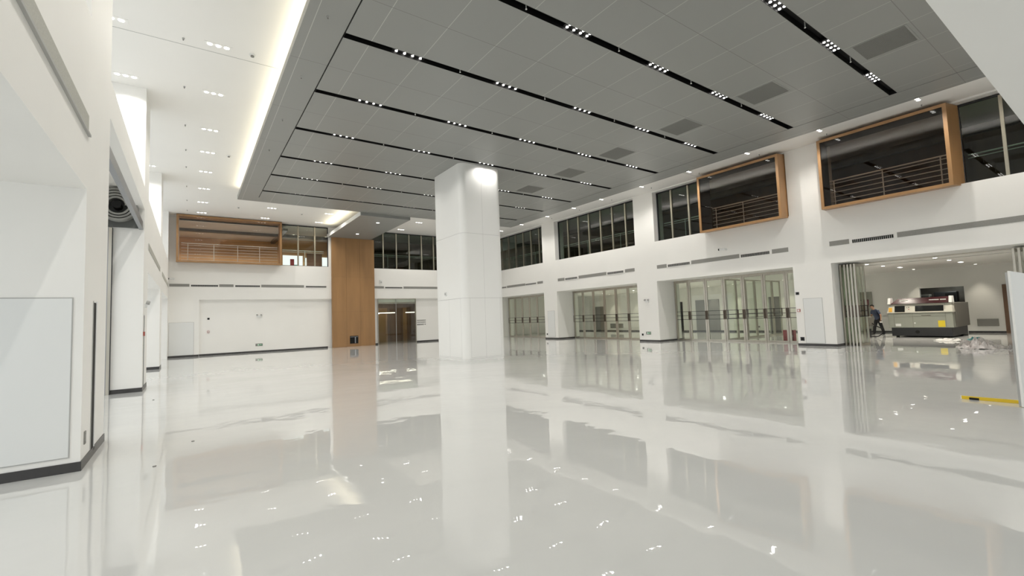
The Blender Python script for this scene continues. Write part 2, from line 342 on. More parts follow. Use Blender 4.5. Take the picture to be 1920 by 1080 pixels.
# wood-framed projecting window boxes
def wood_box(label, front, back, axis, glass='glassbr'):
    # front/back: (lo, hi, z0, z1, depth coordinate)
    root = thing('window_box', label, 'window', (0,0,0))
    def P(a, z, d): return (d, a, z) if axis == 'y' else (a, d, z)
    fa, fb, f0, f1, fd = front; ba, b_, b0, b1, bd = back; t = .11
    def side(o1, o2, o3, o4, i1, i2, i3, i4):
        m = MB(); m.poly([o1, o2, o3, o4], [i1, i2, i3, i4]); return m
    F = [(fa, f0), (fb, f0), (fb, f1), (fa, f1)]; Bk = [(ba, b0), (b_, b0), (b_, b1), (ba, b1)]
    Fi = [(fa+t, f0+t), (fb-t, f0+t), (fb-t, f1-t), (fa+t, f1-t)]; Bi = [(ba+t, b0+t), (b_-t, b0+t), (b_-t, b1-t), (ba+t, b1-t)]
    for k, nm in enumerate(('sill_board', 'side_board', 'head_board', 'side_board')):
        j = (k+1) % 4
        m = MB(); m.poly([P(*F[k], fd), P(*F[j], fd), P(*Bk[j], bd), P(*Bk[k], bd)], [P(*Fi[k], fd), P(*Fi[j], fd), P(*Bi[j], bd), P(*Bi[k], bd)])
        m.build(nm, M['wood'], root)
    s = 1 if bd > fd else -1
    e = .04
    m = MB(); m.poly([P(fa+t-.005, f0+t-.005, fd+s*e), P(fb-t+.005, f0+t-.005, fd+s*e), P(fb-t+.005, f1-t+.005, fd+s*e), P(fa+t-.005, f1-t+.005, fd+s*e)],
                     [P(fa+t-.005, f0+t-.005, fd+s*(e+.012)), P(fb-t+.005, f0+t-.005, fd+s*(e+.012)), P(fb-t+.005, f1-t+.005, fd+s*(e+.012)), P(fa+t-.005, f1-t+.005, fd+s*(e+.012))])
    m.build('pane', M[glass], root)
    if axis == 'y':      # dark sheets added over the inner boards, shade of the box as colour
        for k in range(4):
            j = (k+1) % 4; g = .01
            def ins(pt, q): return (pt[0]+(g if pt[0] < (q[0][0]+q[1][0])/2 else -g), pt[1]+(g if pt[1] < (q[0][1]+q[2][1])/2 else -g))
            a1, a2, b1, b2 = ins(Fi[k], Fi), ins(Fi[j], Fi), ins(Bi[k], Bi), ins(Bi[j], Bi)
            m = MB(); m.poly([P(*Fi[k], fd+.06), P(*Fi[j], fd+.06), P(*Bi[j], bd), P(*Bi[k], bd)], [P(*a1, fd+.06), P(*a2, fd+.06), P(*b2, bd), P(*b1, bd)]); m.build('inner_shade', M['boxshade'], root)
    return root
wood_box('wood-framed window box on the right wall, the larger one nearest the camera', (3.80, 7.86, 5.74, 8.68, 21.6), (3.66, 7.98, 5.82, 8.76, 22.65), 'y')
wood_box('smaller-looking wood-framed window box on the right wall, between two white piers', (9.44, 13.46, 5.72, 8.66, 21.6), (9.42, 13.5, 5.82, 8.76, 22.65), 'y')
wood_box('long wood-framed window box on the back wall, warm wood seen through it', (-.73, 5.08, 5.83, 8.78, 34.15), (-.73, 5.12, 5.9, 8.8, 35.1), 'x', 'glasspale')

def railing(label, a0, a1, z0, ztop, d, axis, posts, n=7):
    r = thing('guard_rail', label, 'railing', (0,0,0))
    def P(a, z): return (d, a, z) if axis == 'y' else (a, d, z)
    MB().cyl(P(a0, ztop), P(a1, ztop), .028, 8).build('handrail', M['railing'], r)
    for i in range(n):
        z = z0+.12+(ztop-z0-.24)*i/(n-1)
        MB().cyl(P(a0, z), P(a1, z), .017, 6).build('bar', M['railing'], r)
    for p in posts: MB().cyl(P(p, z0), P(p, ztop), .022, 8).build('post', M['railing'], r)
    return r
railing('steel bar railing inside the large wood-framed window box nearest the camera', 3.9, 7.9, 5.72, 7.12, 22.8, 'y', [4.3, 6.05, 7.75])
railing('steel bar railing inside the smaller-looking wood-framed window box on the right wall', 9.5, 13.4, 5.72, 7.12, 22.8, 'y', [9.9, 11.75, 13.2])
railing('steel bar railing inside the long wood-framed window box of the back wall', -.5, 5.0, 5.82, 7.22, 35.6, 'x', [-.15, 1.25, 2.6, 3.9], 7)
railing('two-bar railing behind the tall panes right of the large wood box', .9, 3.6, 5.72, 6.98, 23.0, 'y', [2.2], 2)
railing('railing behind the two tall panes left of the smaller wood box', 13.7, 16.6, 5.72, 6.95, 23.0, 'y', [15.2], 2)
railing('railing behind the seven-pane window of the right wall', 18.3, 25.5, 5.72, 6.95, 23.0, 'y', [20, 23], 2)
railing('railing behind the farthest tall window of the right wall', 27.3, 34, 5.72, 6.95, 23.0, 'y', [29, 32], 2)
railing('railing behind the gallery panes left of the wood-clad shaft', 5.3, 8.1, 5.82, 7.1, 35.6, 'x', [6.8], 2)
railing('railing behind the dark gallery windows right of the wood-clad shaft', 11.3, 20, 5.82, 7.1, 35.6, 'x', [13, 16], 2)

# ---------------------------------------------------------------- suspended grey ceiling
SY = [1.42, 4.31, 7.30, 10.22, 13.17, 16.08, 19.13, 21.68, 24.5]
PX0, PX1, PY0, PY1 = 1.95, 19.0, .75, 26.75
root = thing('suspended_ceiling', 'large grey metal ceiling panel hung below the white ceiling, cut by black slots', 'ceiling panel')
SW = .10
p = MB(); ys = [PY0]
for y in SY: ys += [y-SW, y+SW]
ys.append(PY1)
for i in range(0, len(ys), 2): p.box((2.82, ys[i], ZP), (17.93, ys[i+1], ZP+.05))
p.build('panel_field', M['panel'], root)
p = MB(); p.box((PX0, PY0, ZP), (2.79, PY1, ZP+.05)); p.box((17.96, PY0, ZP), (PX1, PY1, ZP+.05)); p.box((2.79, 25.9, ZP-.001), (17.96, PY1-.001, ZP+.049))
p.build('border_panel', M['panel'], root)
p = MB(); p.box((PX0-.02, PY0, ZP-.001), (PX0, PY1, ZP+.2)); p.box((PX1, PY0, ZP-.001), (PX1+.02, PY1, ZP+.27)); p.box((PX0, PY1, ZP-.001), (PX1, PY1+.02, ZP+.2))  # right lip raised to screen the added fill lamp
p.build('edge_fascia', M['panelplain'], root)
bx('joint_strip', (2.79, PY0, ZP+.03), (2.82, PY1, ZP+.04), M['black'], root); bx('joint_strip', (17.93, PY0, ZP+.03), (17.96, PY1, ZP+.04), M['black'], root)  # black strips lying in the two border seams
for y in SY:
    s = MB(); s.box((2.82, y-SW, ZP+.16), (17.93, y+SW, ZP+.18)); s.box((2.82, y-SW-.01, ZP+.05), (17.93, y-SW, ZP+.18)); s.box((2.82, y+SW, ZP+.05), (17.93, y+SW+.01, ZP+.18))
    s.box((2.82, y-SW, ZP+.001), (17.93, y-SW+.006, ZP+.16)); s.box((2.82, y+SW-.006, ZP+.001), (17.93, y+SW, ZP+.16)); s.box((2.82, y-SW, ZP+.001), (2.826, y+SW, ZP+.16)); s.box((17.924, y-SW, ZP+.001), (17.93, y+SW, ZP+.16))
    s.build('black_slot', M['black'], root)
bx('backing', (PX0, PY0, ZP+.185), (PX1, PY1, ZP+.2), M['panelplain'], root)
# cove lamp on the left panel edge, added fill lamp on the right
cv = light('cove_or_fill_lamp', 'AREA', (2.12, 14, ZP+.22), 120, (1, .90, .66), root, shape='RECTANGLE', size=.1, size_y=25); cv.rotation_euler = (0, PI, 0)
cv = light('cove_or_fill_lamp', 'AREA', (18.85, 14, ZP+.22), 800, (1, .96, .90), root, shape='RECTANGLE', size=.1, size_y=25); cv.rotation_euler = (0, -PI*.86, 0)  # no lamp known on this edge, added to brighten the right ceiling strip
# square grilles
for i, y in enumerate((3.5, 6.5, 9.35, 12.35, 15.2, 18.2)):
    g = thing('ceiling_grille', 'square air grille in the grey suspended ceiling, %s from the camera' % ORD[i], 'vent', (14.25, y, ZP), 0, 'ceiling air grilles')
    f = MB(); 
    for a, b in (((-.56, -.56, -.006), (.56, -.52, .0)), ((-.56, .52, -.006), (.56, .56, 0)), ((-.56, -.52, -.006), (-.52, .52, 0)), ((.52, -.52, -.006), (.56, .52, 0))): f.box(a, b)
    f.build('frame', M['panelplain'], g)
    f = MB(); f.box((-.52, -.52, -.004), (.52, .52, -.001)); f.build('backing', M['grillback'], g)
    f = MB()
    for k in range(26): f.box((-.51+k*.04, -.52, -.012), (-.51+k*.04+.017, .52, -.004))
    f.build('louvre', mat('louvre_grey', (.25, .25, .235), .5) if i == 0 else bpy.data.materials['louvre_grey'], g)

# lamp clusters in the slots
def cluster_proto():
    c = thing('slot_lamp', '', 'lamp')
    MB().box((-.42, -.09, .06), (.42, .09, .12)).build('housing', M['black'], c)
    for r in (-.05, .05):
        for k in range(4):
            x = -.315+k*.21
            m = MB(); m.cyl((x, r, .046), (x, r, .06), .030, 14); m.build('lens', M['lens'], c)
    for x in (-.105, .315): light('lamp_light', 'SPOT', (x, -.05, .04), LAMP, (1, .965, .90), c, spot_size=2.5, spot_blend=.5, shadow_soft_size=.03)
    return c
proto = None; row = 0
for i, y in enumerate(SY):
    for j, x in enumerate((4.38, 7.33, 10.30, 13.26, 16.20)):
        if proto is None: proto = cluster_proto(); c = proto
        else: c = copy_tree(proto)
        c.location = (x, y, ZP)
        c['label'] = 'eight-lamp cluster in the %s black slot from the camera, %s from the left' % (ORD[i], ORD[j])
        c['category'] = 'lamp'; c['group'] = 'lamp clusters in the black ceiling slots'
# sprinklers between them
sp0 = None
for i, y in enumerate(SY):
    for j, x in enumerate((5.8, 8.7, 11.75, 14.5)):
        if sp0 is None:
            sp0 = thing('sprinkler', '', 'sprinkler'); MB().cyl((0,0,0), (0,0,.15), .012, 8).build('pipe', M['railing'], sp0); MB().cyl((0,0,-.02), (0,0,-.012), .022, 10).build('deflector', M['railing'], sp0); c = sp0
        else: c = copy_tree(sp0)
        c.location = (x, y, ZP+.01); c['category'] = 'sprinkler'; c['group'] = 'sprinklers in the black slots'
        c['label'] = 'sprinkler in the %s black ceiling slot from the camera, %s from its left end' % (ORD[i], ORD[j])

# lower grey canopy bridging to the wood shaft
cn = thing('canopy_panel', 'lower grey canopy running from the suspended ceiling to the wood-clad shaft', 'ceiling panel')
MB().box((8.2, 26.8, 8.07), (11.3, YB, 8.25)).build('panel', M['panelplain'], cn)
MB().box((8.17, 26.8, 8.07), (8.2, YB, 8.30)).build('edge_trim', M['panelw'], cn)
cv = light('cove_or_fill_lamp', 'AREA', (8.0, 30.6, 8.36), 32, (1, .90, .66), cn, shape='RECTANGLE', size=.1, size_y=6); cv.rotation_euler = (0, PI, 0)
for (x, y, t) in ((9.72, 32.6, 'above the wood shaft'), (9.77, 28.4, 'nearer the suspended ceiling')):
    d = thing('downlight', 'single round downlight in the grey canopy, '+t, 'lamp', (x, y, 8.07), 0, 'canopy downlights')
    MB().cyl((0,0,-.012), (0,0,0), .11, 20).build('trim_ring', M['panelw'], d); MB().cyl((0,0,-.02), (0,0,-.012), .085, 20).build('lens', M['lens'], d)
    light('downlight_beam', 'SPOT', (0, 0, -.05), 260 if y > 30 else 160, (1, .93, .82), d, spot_size=1.5, spot_blend=.8, shadow_soft_size=.08)

# wood-clad shaft
wd_ = thing('wood_shaft', 'tall wood-clad shaft standing in front of the back wall under the grey canopy', 'shaft')
W0, W1, WY = 8.43, 11.55, 34.55
MB().box((W0+.02, WY+.02, 0), (W1-.02, YB-.006, 8.04)).build('core', M['wooddark'], wd_)
xs = [W0, W0+1.01, W0+2.02, W1]; zs = [0.0, 2.58, 5.15, 8.07]
for a in range(3):
    for b in range(3): bx('front_board', (xs[a]+.004, WY, zs[b]+.003), (xs[a+1]-.004, WY+.02, zs[b+1]-.003), M['wood'], wd_)
for b in range(3):
    bx('side_board', (W0, WY+.02, zs[b]+.003), (W0+.02, YB-.005, zs[b+1]-.003), M['wood'], wd_); bx('side_board', (W1-.02, WY+.02, zs[b]+.003), (W1, YB-.005, zs[b+1]-.003), M['wood'], wd_)
nb = thing('wall_niche_box', 'small black service box low on the front of the wood-clad shaft', 'service box', (9.95, WY, .22))
f = MB(); f.box((-.30, -.03, 0), (.30, -.002, .56)); f.build('box', M['black'], nb)
MB().box((-.28, -.036, .47), (.28, -.03, .50)).build('top_bar', M['railgrey'], nb); MB().box((.05, -.04, .02), (.12, -.03, .5)).build('upright_bar', M['railgrey'], nb)

# ---------------------------------------------------------------- white column with rounded corners
cw = thing('column', 'big white square column with rounded corners standing free in the hall', 'column')
cx0, cx1, cy0, cy1, cr = 9.13, 11.15, 16.33, 18.95, .27
def rrect(z, ins=0.0):
    pts = []
    for (px, py, a0) in ((cx1-cr, cy1-cr, 0), (cx0+cr, cy1-cr, 90), (cx0+cr, cy0+cr, 180), (cx1-cr, cy0+cr, 270)):
        for k in range(9):
            a = math.radians(a0+90*k/8); pts.append((px+(cr-ins)*math.cos(a), py+(cr-ins)*math.sin(a), z))
    return pts
levels = [(0.0, .065, .006), (.075, 2.57, 0), (2.585, 5.28, 0), (5.295, ZP, 0)]
for nm, (z0, z1, ins) in zip(('plinth', 'lower_cladding', 'middle_cladding', 'upper_cladding'), levels):
    o = MB().poly(rrect(z0, ins), rrect(z1, ins)).build(nm, M['column'], cw)
MB().poly(rrect(.0, .012), rrect(ZP, .012)).build('joint_core', M['jointpale'], cw)
g = MB()
for x in (10.14,): g.box((x-.004, cy0-.0015, .075), (x+.004, cy0+.003, 8.2))
for y in (17.64,): g.box((cx0-.0015, y-.004, .075), (cx0+.003, y+.004, 2.57))
for x in (9.42, 10.9): g.box((x-.004, cy0-.0015, .12), (x+.004, cy0+.003, 2.57))
g.box((9.42, cy0-.0015, .12), (10.9, cy0+.003, .128)); g.box((cx0-.0015, 16.6, .12), (cx0+.003, 18.7, .128)); g.box((cx0-.0015, 16.6, .12), (cx0+.003, 16.608, 2.57))
g.build('seam', M['jointpale'], cw)
al = thing('wall_alarm', 'small round white alarm on the left face of the big column', 'alarm', (cx0, 17.9, 2.83))
MB().cyl((-.05, 0, 0), (0, 0, 0), .09, 16).build('body', M['panelw'], al); MB().cyl((-.06, -.02, 0), (-.05, -.02, 0), .05, 12).build('face', M['joint'], al)

# ---------------------------------------------------------------- triple downlights in the white ceiling
def triple_proto():
    c = thing('triple_downlight', '', 'lamp')
    MB().box((-.30, -.10, -.008), (.30, .10, 0)).build('plate', M['ceil'], c)
    for k in (-1, 0, 1): MB().cyl((k*.18, 0, -.014), (k*.18, 0, -.008), .056, 14).build('lens', M['lens'], c)
    light('lamp_light', 'SPOT', (0, 0, -.05), 170, (1, .965, .90), c, spot_size=2.4, spot_blend=.8, shadow_soft_size=.05)
    return c
t0 = None
def triple(x, y, label, group, rz=0):
    global t0
    if t0 is None: t0 = triple_proto(); c = t0
    else: c = copy_tree(t0)
    c.location = (x, y, ZC); c.rotation_euler = (0,0,rz)
    if x > 20 or x < 1:
        for ch in kids(c):
            if ch.type == 'LIGHT': ch.data = ch.data.copy(); ch.data.energy = (205 if x > 20 else 190) if y < 30 else 120
    c['label'] = label; c['category'] = 'lamp'; c['group'] = group
for i, y in enumerate((1.6, 4.4, 7.4, 10.2, 13.2, 16.05, 19.15, 21.7, 24.5, 27.55, 30.6, 33.4)):
    triple(.53, y, 'triple lamp in the white ceiling left of the grey panel, %s from the camera' % ORD[i], 'triple downlights left of the grey panel')
for i, y in enumerate((13.2, 16.1, 24.65)):
    triple(-1.52, y, 'three round lamps above the upper opening of the left wall, %s from the camera' % ORD[i], 'triple downlights over the left openings')
for x, y, t in ((3.98, 30.4, 'middle pair above the wood box, nearer'), (3.98, 33.42, 'middle pair above the wood box, nearer the wall'), (7.29, 30.45, 'beside the canopy, nearer'), (7.29, 33.33, 'beside the canopy, nearer the wall'),
                (13.5, 30.45, 'just right of the canopy, farther from the wall'), (13.3, 33.4, 'just right of the canopy, near the dark windows'), (16.6, 30.45, 'second right of the canopy, away from the wall'), (16.6, 33.4, 'second right of the canopy, by the dark windows')):
    triple(x, y, 'triple lamp in the back ceiling, '+t, 'triple downlights at the back')
for i, y in enumerate((1.4, 4.35, 7.42, 10.36, 13.35, 16.35, 19.45, 21.95, 24.7, 27.8, 30.6)):
    triple(20.7, y, 'triple lamp in the ceiling strip along the right wall, %s from the camera' % ORD[i], 'triple downlights along the right wall')
s0 = None
def ceil_dot(x, y, label, group, r=.024, z=ZC, big=False):
    global s0
    if s0 is None or big:
        c = thing('smoke_detector' if big else 'ceiling_sprinkler', '', 'detector' if big else 'sprinkler')
        MB().cyl((0,0,-.03), (0,0,0), r, 12).build('base', M['joint'] if not big else M['panelw'], c); MB().cyl((0,0,-.06), (0,0,-.03), r*.6, 10).build('tip', M['grey'], c)
        if not big: s0 = c
    else: c = copy_tree(s0)
    c.location = (x, y, z); c['label'] = label; c['category'] = 'detector' if big else 'sprinkler'; c['group'] = group
for i, y in enumerate((13.27, 16.0, 19.08, 21.75, 24.08, 27.4, 30.4, 33.0)):
    ceil_dot(-.19, y, 'grey sprinkler in the ceiling near the left wall, %s from the camera' % ORD[i], 'sprinklers by the left wall')
for i, y in enumerate((4.4, 7.4, 10.14, 13.2, 16.2, 19.2, 22.1, 25)):
    ceil_dot(21.45, y, 'grey sprinkler in the white ceiling beside the right wall, %s from the camera' % ORD[i], 'sprinklers by the right wall')
for i, (x, y) in enumerate(((2.35, 9.75), (2.35, 12.6), (2.35, 15.6), (2.35, 18.6))):
    ceil_dot(x, y, 'small sprinkler under the left border of the grey suspended ceiling, %s from the camera' % ORD[i], 'sprinklers under the left border', z=ZP)
for i, (x, y) in enumerate(((1.28, 13.2), (1.26, 21.75), (2.3, 31.0), (5.8, 31.2))):
    ceil_dot(x, y, 'round smoke detector on the left white ceiling, %s from the camera' % ORD[i], 'smoke detectors', .07, ZC, True)

# ---------------------------------------------------------------- air vents in the wall bands
def vent(kind, a0, a1, z0, z1, d, face, label, group):
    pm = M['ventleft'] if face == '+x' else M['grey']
    # face: '-x' (right wall), '+x' (left wall), '-y' (back wall)
    def P(a, z, e):
        return (d-e, a, z) if face == '-x' else (d+e, a, z) if face == '+x' else (a, d-e, z)
    lo, hi = sorted((a0, a1))
    if kind == 'p':
        o = MB().box(P(lo, z0, .004), P(hi, z1, .012)).build('vent_plate', pm); return tag(o, label, 'vent', group)
    r = thing('air_grille', label, 'vent', (0,0,0), 0, group)
    zc = z0+.01; zt = z1-.05
    f = MB(); f.box(P(lo, zt, .004), P(hi, zt+.02, .03)); f.box(P(lo, zc-.02, .004), P(hi, zc, .03)); f.box(P(lo, zc, .004), P(lo+.02, zt, .03)); f.box(P(hi-.02, zc, .004), P(hi, zt, .03)); f.build('frame', M['white'], r)
    MB().box(P(lo+.02, zc, .003), P(hi-.02, zt, .006)).build('backing', M['black'], r)
    f = MB(); n = int((hi-lo)/.066)
    for k in range(1, n): 
        q = lo+.02+(hi-lo-.04)*k/n; f.box(P(q-.008, zc, .006), P(q+.008, zt, .026))
    f.build('louvre', M['joint'], r)
    return r
def band(segs, z0, z1, d, face, where, grp):
    np_ = ng = 0
    for k, a, b in segs:
        if k == 'p': vent(k, a, b, z0, z1, d, face, 'grey vent plate %s, %s from left' % (where, ORD[np_]), grp+' plates'); np_ += 1
        else: vent(k, a, b, z0, z1, d, face, 'slotted air grille %s, %s from left' % (where, ORD[ng]), grp+' grilles'); ng += 1
band([('p', 16.68, 16.02), ('g', 15.95, 14.52), ('p', 14.45, 11.8), ('g', 11.73, 10.33), ('p', 10.24, 9.53)], 4.24, 4.44, XR, '-x', 'above the half-open glass doors', 'vents above the third doorway')
band([('p', 7.89, 7.18), ('g', 7.09, 5.70), ('p', 5.61, 1.0)], 4.24, 4.44, XR, '-x', 'above the machine room opening', 'vents above the machine room')
band([('p', 25.46, 24.74), ('g', 24.66, 23.35), ('p', 23.25, 20.64), ('g', 20.56, 19.18), ('p', 19.07, 18.32)], 4.26, 4.46, XR, '-x', 'above the doorway between the middle piers', 'vents above the second doorway')
band([('p', 34.2, 33.6), ('g', 33.5, 32.15), ('p', 32.1, 29.5), ('g', 29.46, 28.0), ('p', 27.9, 27.22)], 4.26, 4.44, XR, '-x', 'above the farthest doorway of the right wall', 'vents above the farthest doorway')
band([('p', -1.06, -.05), ('g', .02, 1.47), ('p', 1.52, 2.31), ('g', 2.39, 3.85), ('p', 3.91, 6.58), ('g', 6.68, 8.1)], 4.36, 4.53, YB, '-y', 'on the back wall left of the wood shaft', 'vents left of the shaft')
band([('p', 11.6, 12.36), ('g', 12.44, 13.88), ('p', 13.97, 20.5)], 4.34, 4.51, YB, '-y', 'on the back wall right of the wood shaft', 'vents right of the shaft')
band([('p', 1.5, 7.8)], 4.30, 4.5, XL, '+x', 'on the near left beam above the opening', 'vent on the near left beam')
band([('p', 18.4, 25.2)], 4.28, 4.48, XL, '+x', 'on the left beam between the second and third piers', 'vent on the far left beam')
band([('p', 27.2, 34.4)], 4.28, 4.48, XL, '+x', 'on the farthest left beam by the back wall', 'vent on the farthest left beam')
o = MB().box((XL, 1.5, 4.24), (XL+.03, 7.85, 4.27)).build('beam_ledge', M['joint']); tag(o, 'thin ledge under the long vent plate on the near left beam', 'ledge')

# ---------------------------------------------------------------- glass door leaves
def leaf_proto(wd=1.05, h=3.46):
    c = thing('glass_door_leaf', '', 'door')
    f = MB(); s = .09; d = .03
    f.box((-wd/2, -d, 0), (-wd/2+s, d, h)); f.box((wd/2-s, -d, 0), (wd/2, d, h)); f.box((-wd/2+s, -d, 0), (wd/2-s, d, .09)); f.box((-wd/2+s, -d, h-.08), (wd/2-s, d, h))
    f.build('frame', M['steel'], c)
    MB().box((-wd/2+s-.005, -.006, .085), (wd/2-s+.005, .006, h-.075)).build('pane', M['glass'], c)
    for z in (1.22, 1.45, 1.68): MB().box((-wd/2+s, -.045, z-.012), (wd/2-s, -.03, z+.012)).build('crossbar', M['dark'], c)
    for x in (-wd/2+.03, wd/2-.03): MB().box((x-.028, -.075, 1.2), (x+.028, -.031, 1.7)).build('pull_handle', M['handle'], c)
    return c
L0 = leaf_proto(); first = [L0]
def leaf(x, y, rz, label, group):
    c = first.pop() if first else copy_tree(L0)
    c.location = (x, y, 0); c.rotation_euler = (0,0,rz); c['label'] = label; c['category'] = 'door'; c['group'] = group
for i in range(7): leaf(XG, 33.77-i*1.06+.05, -PI/2, 'tall glass door leaf in the farthest doorway on the right, %s from the left' % ORD[i], 'glass doors of the farthest doorway')
for i in range(7): leaf(XG, 25.16-i*1.07, -PI/2, 'glass door leaf in the doorway between the middle piers, %s from the left' % ORD[i], 'glass doors of the second doorway')
for i in range(7): leaf(XG, 16.35-i*1.07, -PI/2, 'glass door leaf in the doorway with the red box, %s from the left' % ORD[i], 'glass doors of the third doorway')
for i in range(6): leaf(25.3+i*1.08, 14.1, 0, 'glass leaf of the partition running inward behind the red-box doorway, %s along it' % ORD[i], 'glass partition inside the room')
for i in range(5): leaf(23.45, 7.83-i*.12-(.03 if i else 0), 0, 'folded glass leaf stacked beside the machine room opening, %s from the pier' % ORD[i], 'folded glass leaves by the pier')
for i in range(3): leaf(23.5, 2.75-i*.13, .0, 'folded glass leaf at the right edge above the white board, %s from its left' % ORD[i], 'folded glass leaves at the right edge')
for n, (a, b) in enumerate(((27.15, 34.3), (18.2, 25.65), (9.4, 16.75))):
    f = MB(); f.box((XG-.06, a, ZH-.06), (XG+.06, b, ZH)); f.box((XG-.06, a, 0), (XG+.06, b, .012)); f.box((XG-.05, b-.1, .0), (XG+.05, b, ZH-.06)); f.box((XG-.05, a, 0), (XG+.05, a+.1, ZH-.06))
    struct('door_%d' % (n+1), f, M['steel'])
struct('trim_5', MB().box((XG-.05, 1.9, ZH-.04), (XG+.05, 7.9, ZH)), M['steel'])

# back doorway: glass with a centre joint, lobby lights behind
r = struct('door_4', MB().box((11.9, YB+.1, 3.5), (15.05, YB+.2, 3.55)).box((11.9, YB+.1, 0), (11.93, YB+.2, 3.5)).box((15.02, YB+.1, 0), (15.05, YB+.2, 3.5)), M['steel'])
MB().box((11.93, YB+.14, .01), (13.36, YB+.152, 3.5)).build('pane', M['glass'], r); MB().box((13.38, YB+.14, .01), (15.02, YB+.152, 3.5)).build('pane', M['glass'], r)
MB().box((13.355, YB+.13, .01), (13.385, YB+.16, 3.5)).build('door_edge', M['joint'], r)
for (x0, x1, y, z, t) in ((12.0, 12.7, 37.0, 2.42, 'left'), (13.0, 14.5, 38.2, 2.5, 'middle'), (15.5, 16.3, 38.2, 2.5, 'right')):
    p_ = thing('pendant_light', 'glowing bar pendant seen through the back glass door, '+t+' one', 'lamp', ((x0+x1)/2, y, z), 0, 'lobby pendant lights')
    hw = (x1-x0)/2
    MB().box((-hw, -.05, -.03), (hw, .05, .03)).build('glow_bar', M['lensw'], p_); MB().cyl((-hw+.1, 0, .03), (-hw+.1, 0, 3.3-z), .006, 6).build('cord', M['dark'], p_); MB().cyl((hw-.1, 0, .03), (hw-.1, 0, 3.3-z), .006, 6).build('cord', M['dark'], p_)
light('lobby_light', 'AREA', (14, 37.3, 3.25), 13, (1, .9, .75), shape='RECTANGLE', size=3, size_y=1)

# inner-room downlights
d0 = None; k = 0
for (x, y) in [(26.2, 7.85), (28.4, 7.85), (30.5, 7.75), (30.75, 7.75), (26.2, 5.42), (28.5, 5.42), (30.5, 5.42), (30.75, 5.42)] + [(xx, yy) for yy in (12.0, 15.4, 19.0, 22.0, 25.5, 29.0, 32.5) for xx in (26.2, 30.6)]:
    if d0 is None:
        d0 = thing('room_downlight', '', 'lamp'); MB().cyl((0,0,-.01), (0,0,0), .09, 16).build('trim_ring', M['panelw'], d0); MB().cyl((0,0,-.015), (0,0,-.01), .07, 16).build('lens', M['lens'], d0)
        light('downlight_beam', 'SPOT', (0,0,-.04), 190, (1, .93, .80), d0, spot_size=1.9, spot_blend=.6, shadow_soft_size=.07); c = d0
    else: c = copy_tree(d0)
    c.location = (x, y, 3.62); c['category'] = 'lamp'; c['group'] = 'downlights of the rooms behind the doors'
    c['label'] = ('downlight in the machine room ceiling, %s counted from the person side' % ORD[k]) if k < 8 else 'downlight of the glazed rooms, %s counted from the machine room' % ORD[k-8]
    k += 1
# wall washers: the pairs of the machine room light its back wall
for (x, y) in ((33.6, 7.9), (33.6, 5.4), (33.6, 12.3), (33.6, 14.9), (33.6, 18.5), (33.6, 20.5), (33.6, 25), (33.6, 28), (33.6, 31)):
    w_ = thing('wall_washer', 'small lamp washing the rear wall of the inner rooms, %s from the right' % ORD[[5.4,7.9,12.3,14.9,18.5,20.5,25,28,31].index(y)], 'lamp', (x, y, 3.62), 0, 'wall washers of the inner rooms')
    MB().cyl((0,0,-.01), (0,0,0), .06, 14).build('lens', M['lensw'], w_)
    light('washer_beam', 'SPOT', (0,0,-.03), 75, (1, .92, .75), w_, spot_size=1.1, spot_blend=.8, shadow_soft_size=.05).rotation_euler = (0, -.12, 0)

# things on the inner rear wall
def plate(name, label, cat, a, b, m, bev=0, group=None): return tag(bx(name, a, b, m, None, bev), label, cat, group)
plate('wall_vent', 'grey louvred vent low on the machine room wall', 'vent', (34.25, 4.86, .36), (34.3, 5.66, .74), M['grey'])
plate('wall_vent', 'low grey vent on the rear wall behind the doorway between the middle piers', 'vent', (34.25, 30.04, .32), (34.3, 31.66, .75), M['grey'])
plate('service_panel', 'pale flush panel in the machine room wall behind the person', 'panel', (34.24, 10.15, .1), (34.285, 10.95, 2.5), M['machL'])
plate('service_panel', 'tall grey cabinet doors in the rear wall behind the third doorway', 'panel', (34.24, 20.1, .1), (34.285, 22.15, 2.58), M['grey'])
plate('service_panel', 'grey cabinet doors in the rear wall seen through the doorway between the middle piers', 'panel', (34.24, 32.45, .1), (34.285, 33.95, 2.5), M['grey'])
plate('brown_door', 'narrow brown door at the right end of the machine room wall', 'door', (34.24, 3.9, 0), (34.285, 4.62, 2.5), M['wooddark'])
plate('wall_socket', 'small dark socket on the rear wall seen through the open glass doors', 'socket', (34.25, 17.05, .32), (34.3, 17.2, .44), M['dark'])
pr_ = thing('electric_cabinet', 'dark cabinets standing in the opening behind the machine', 'cabinet', (36.2, 7.2, 0))
MB().box((0, -.5, 0), (.5, .5, 2.3), None, .02).build('body', M['dark'], pr_); MB().box((-.01, -.46, .1), (0, .0, 2.2)).build('door', M['black'], pr_)
p2 = thing('electric_cabinet', 'narrow grey cabinet in the opening behind the machine, left of the dark ones', 'cabinet', (36.2, 8.2, 0))
MB().box((0, -.3, 0), (.5, .3, 2.2), None, .02).build('body', M['grey'], p2); MB().box((-.01, -.26, .1), (0, .26, 2.1)).build('door', M['shutter'], p2)

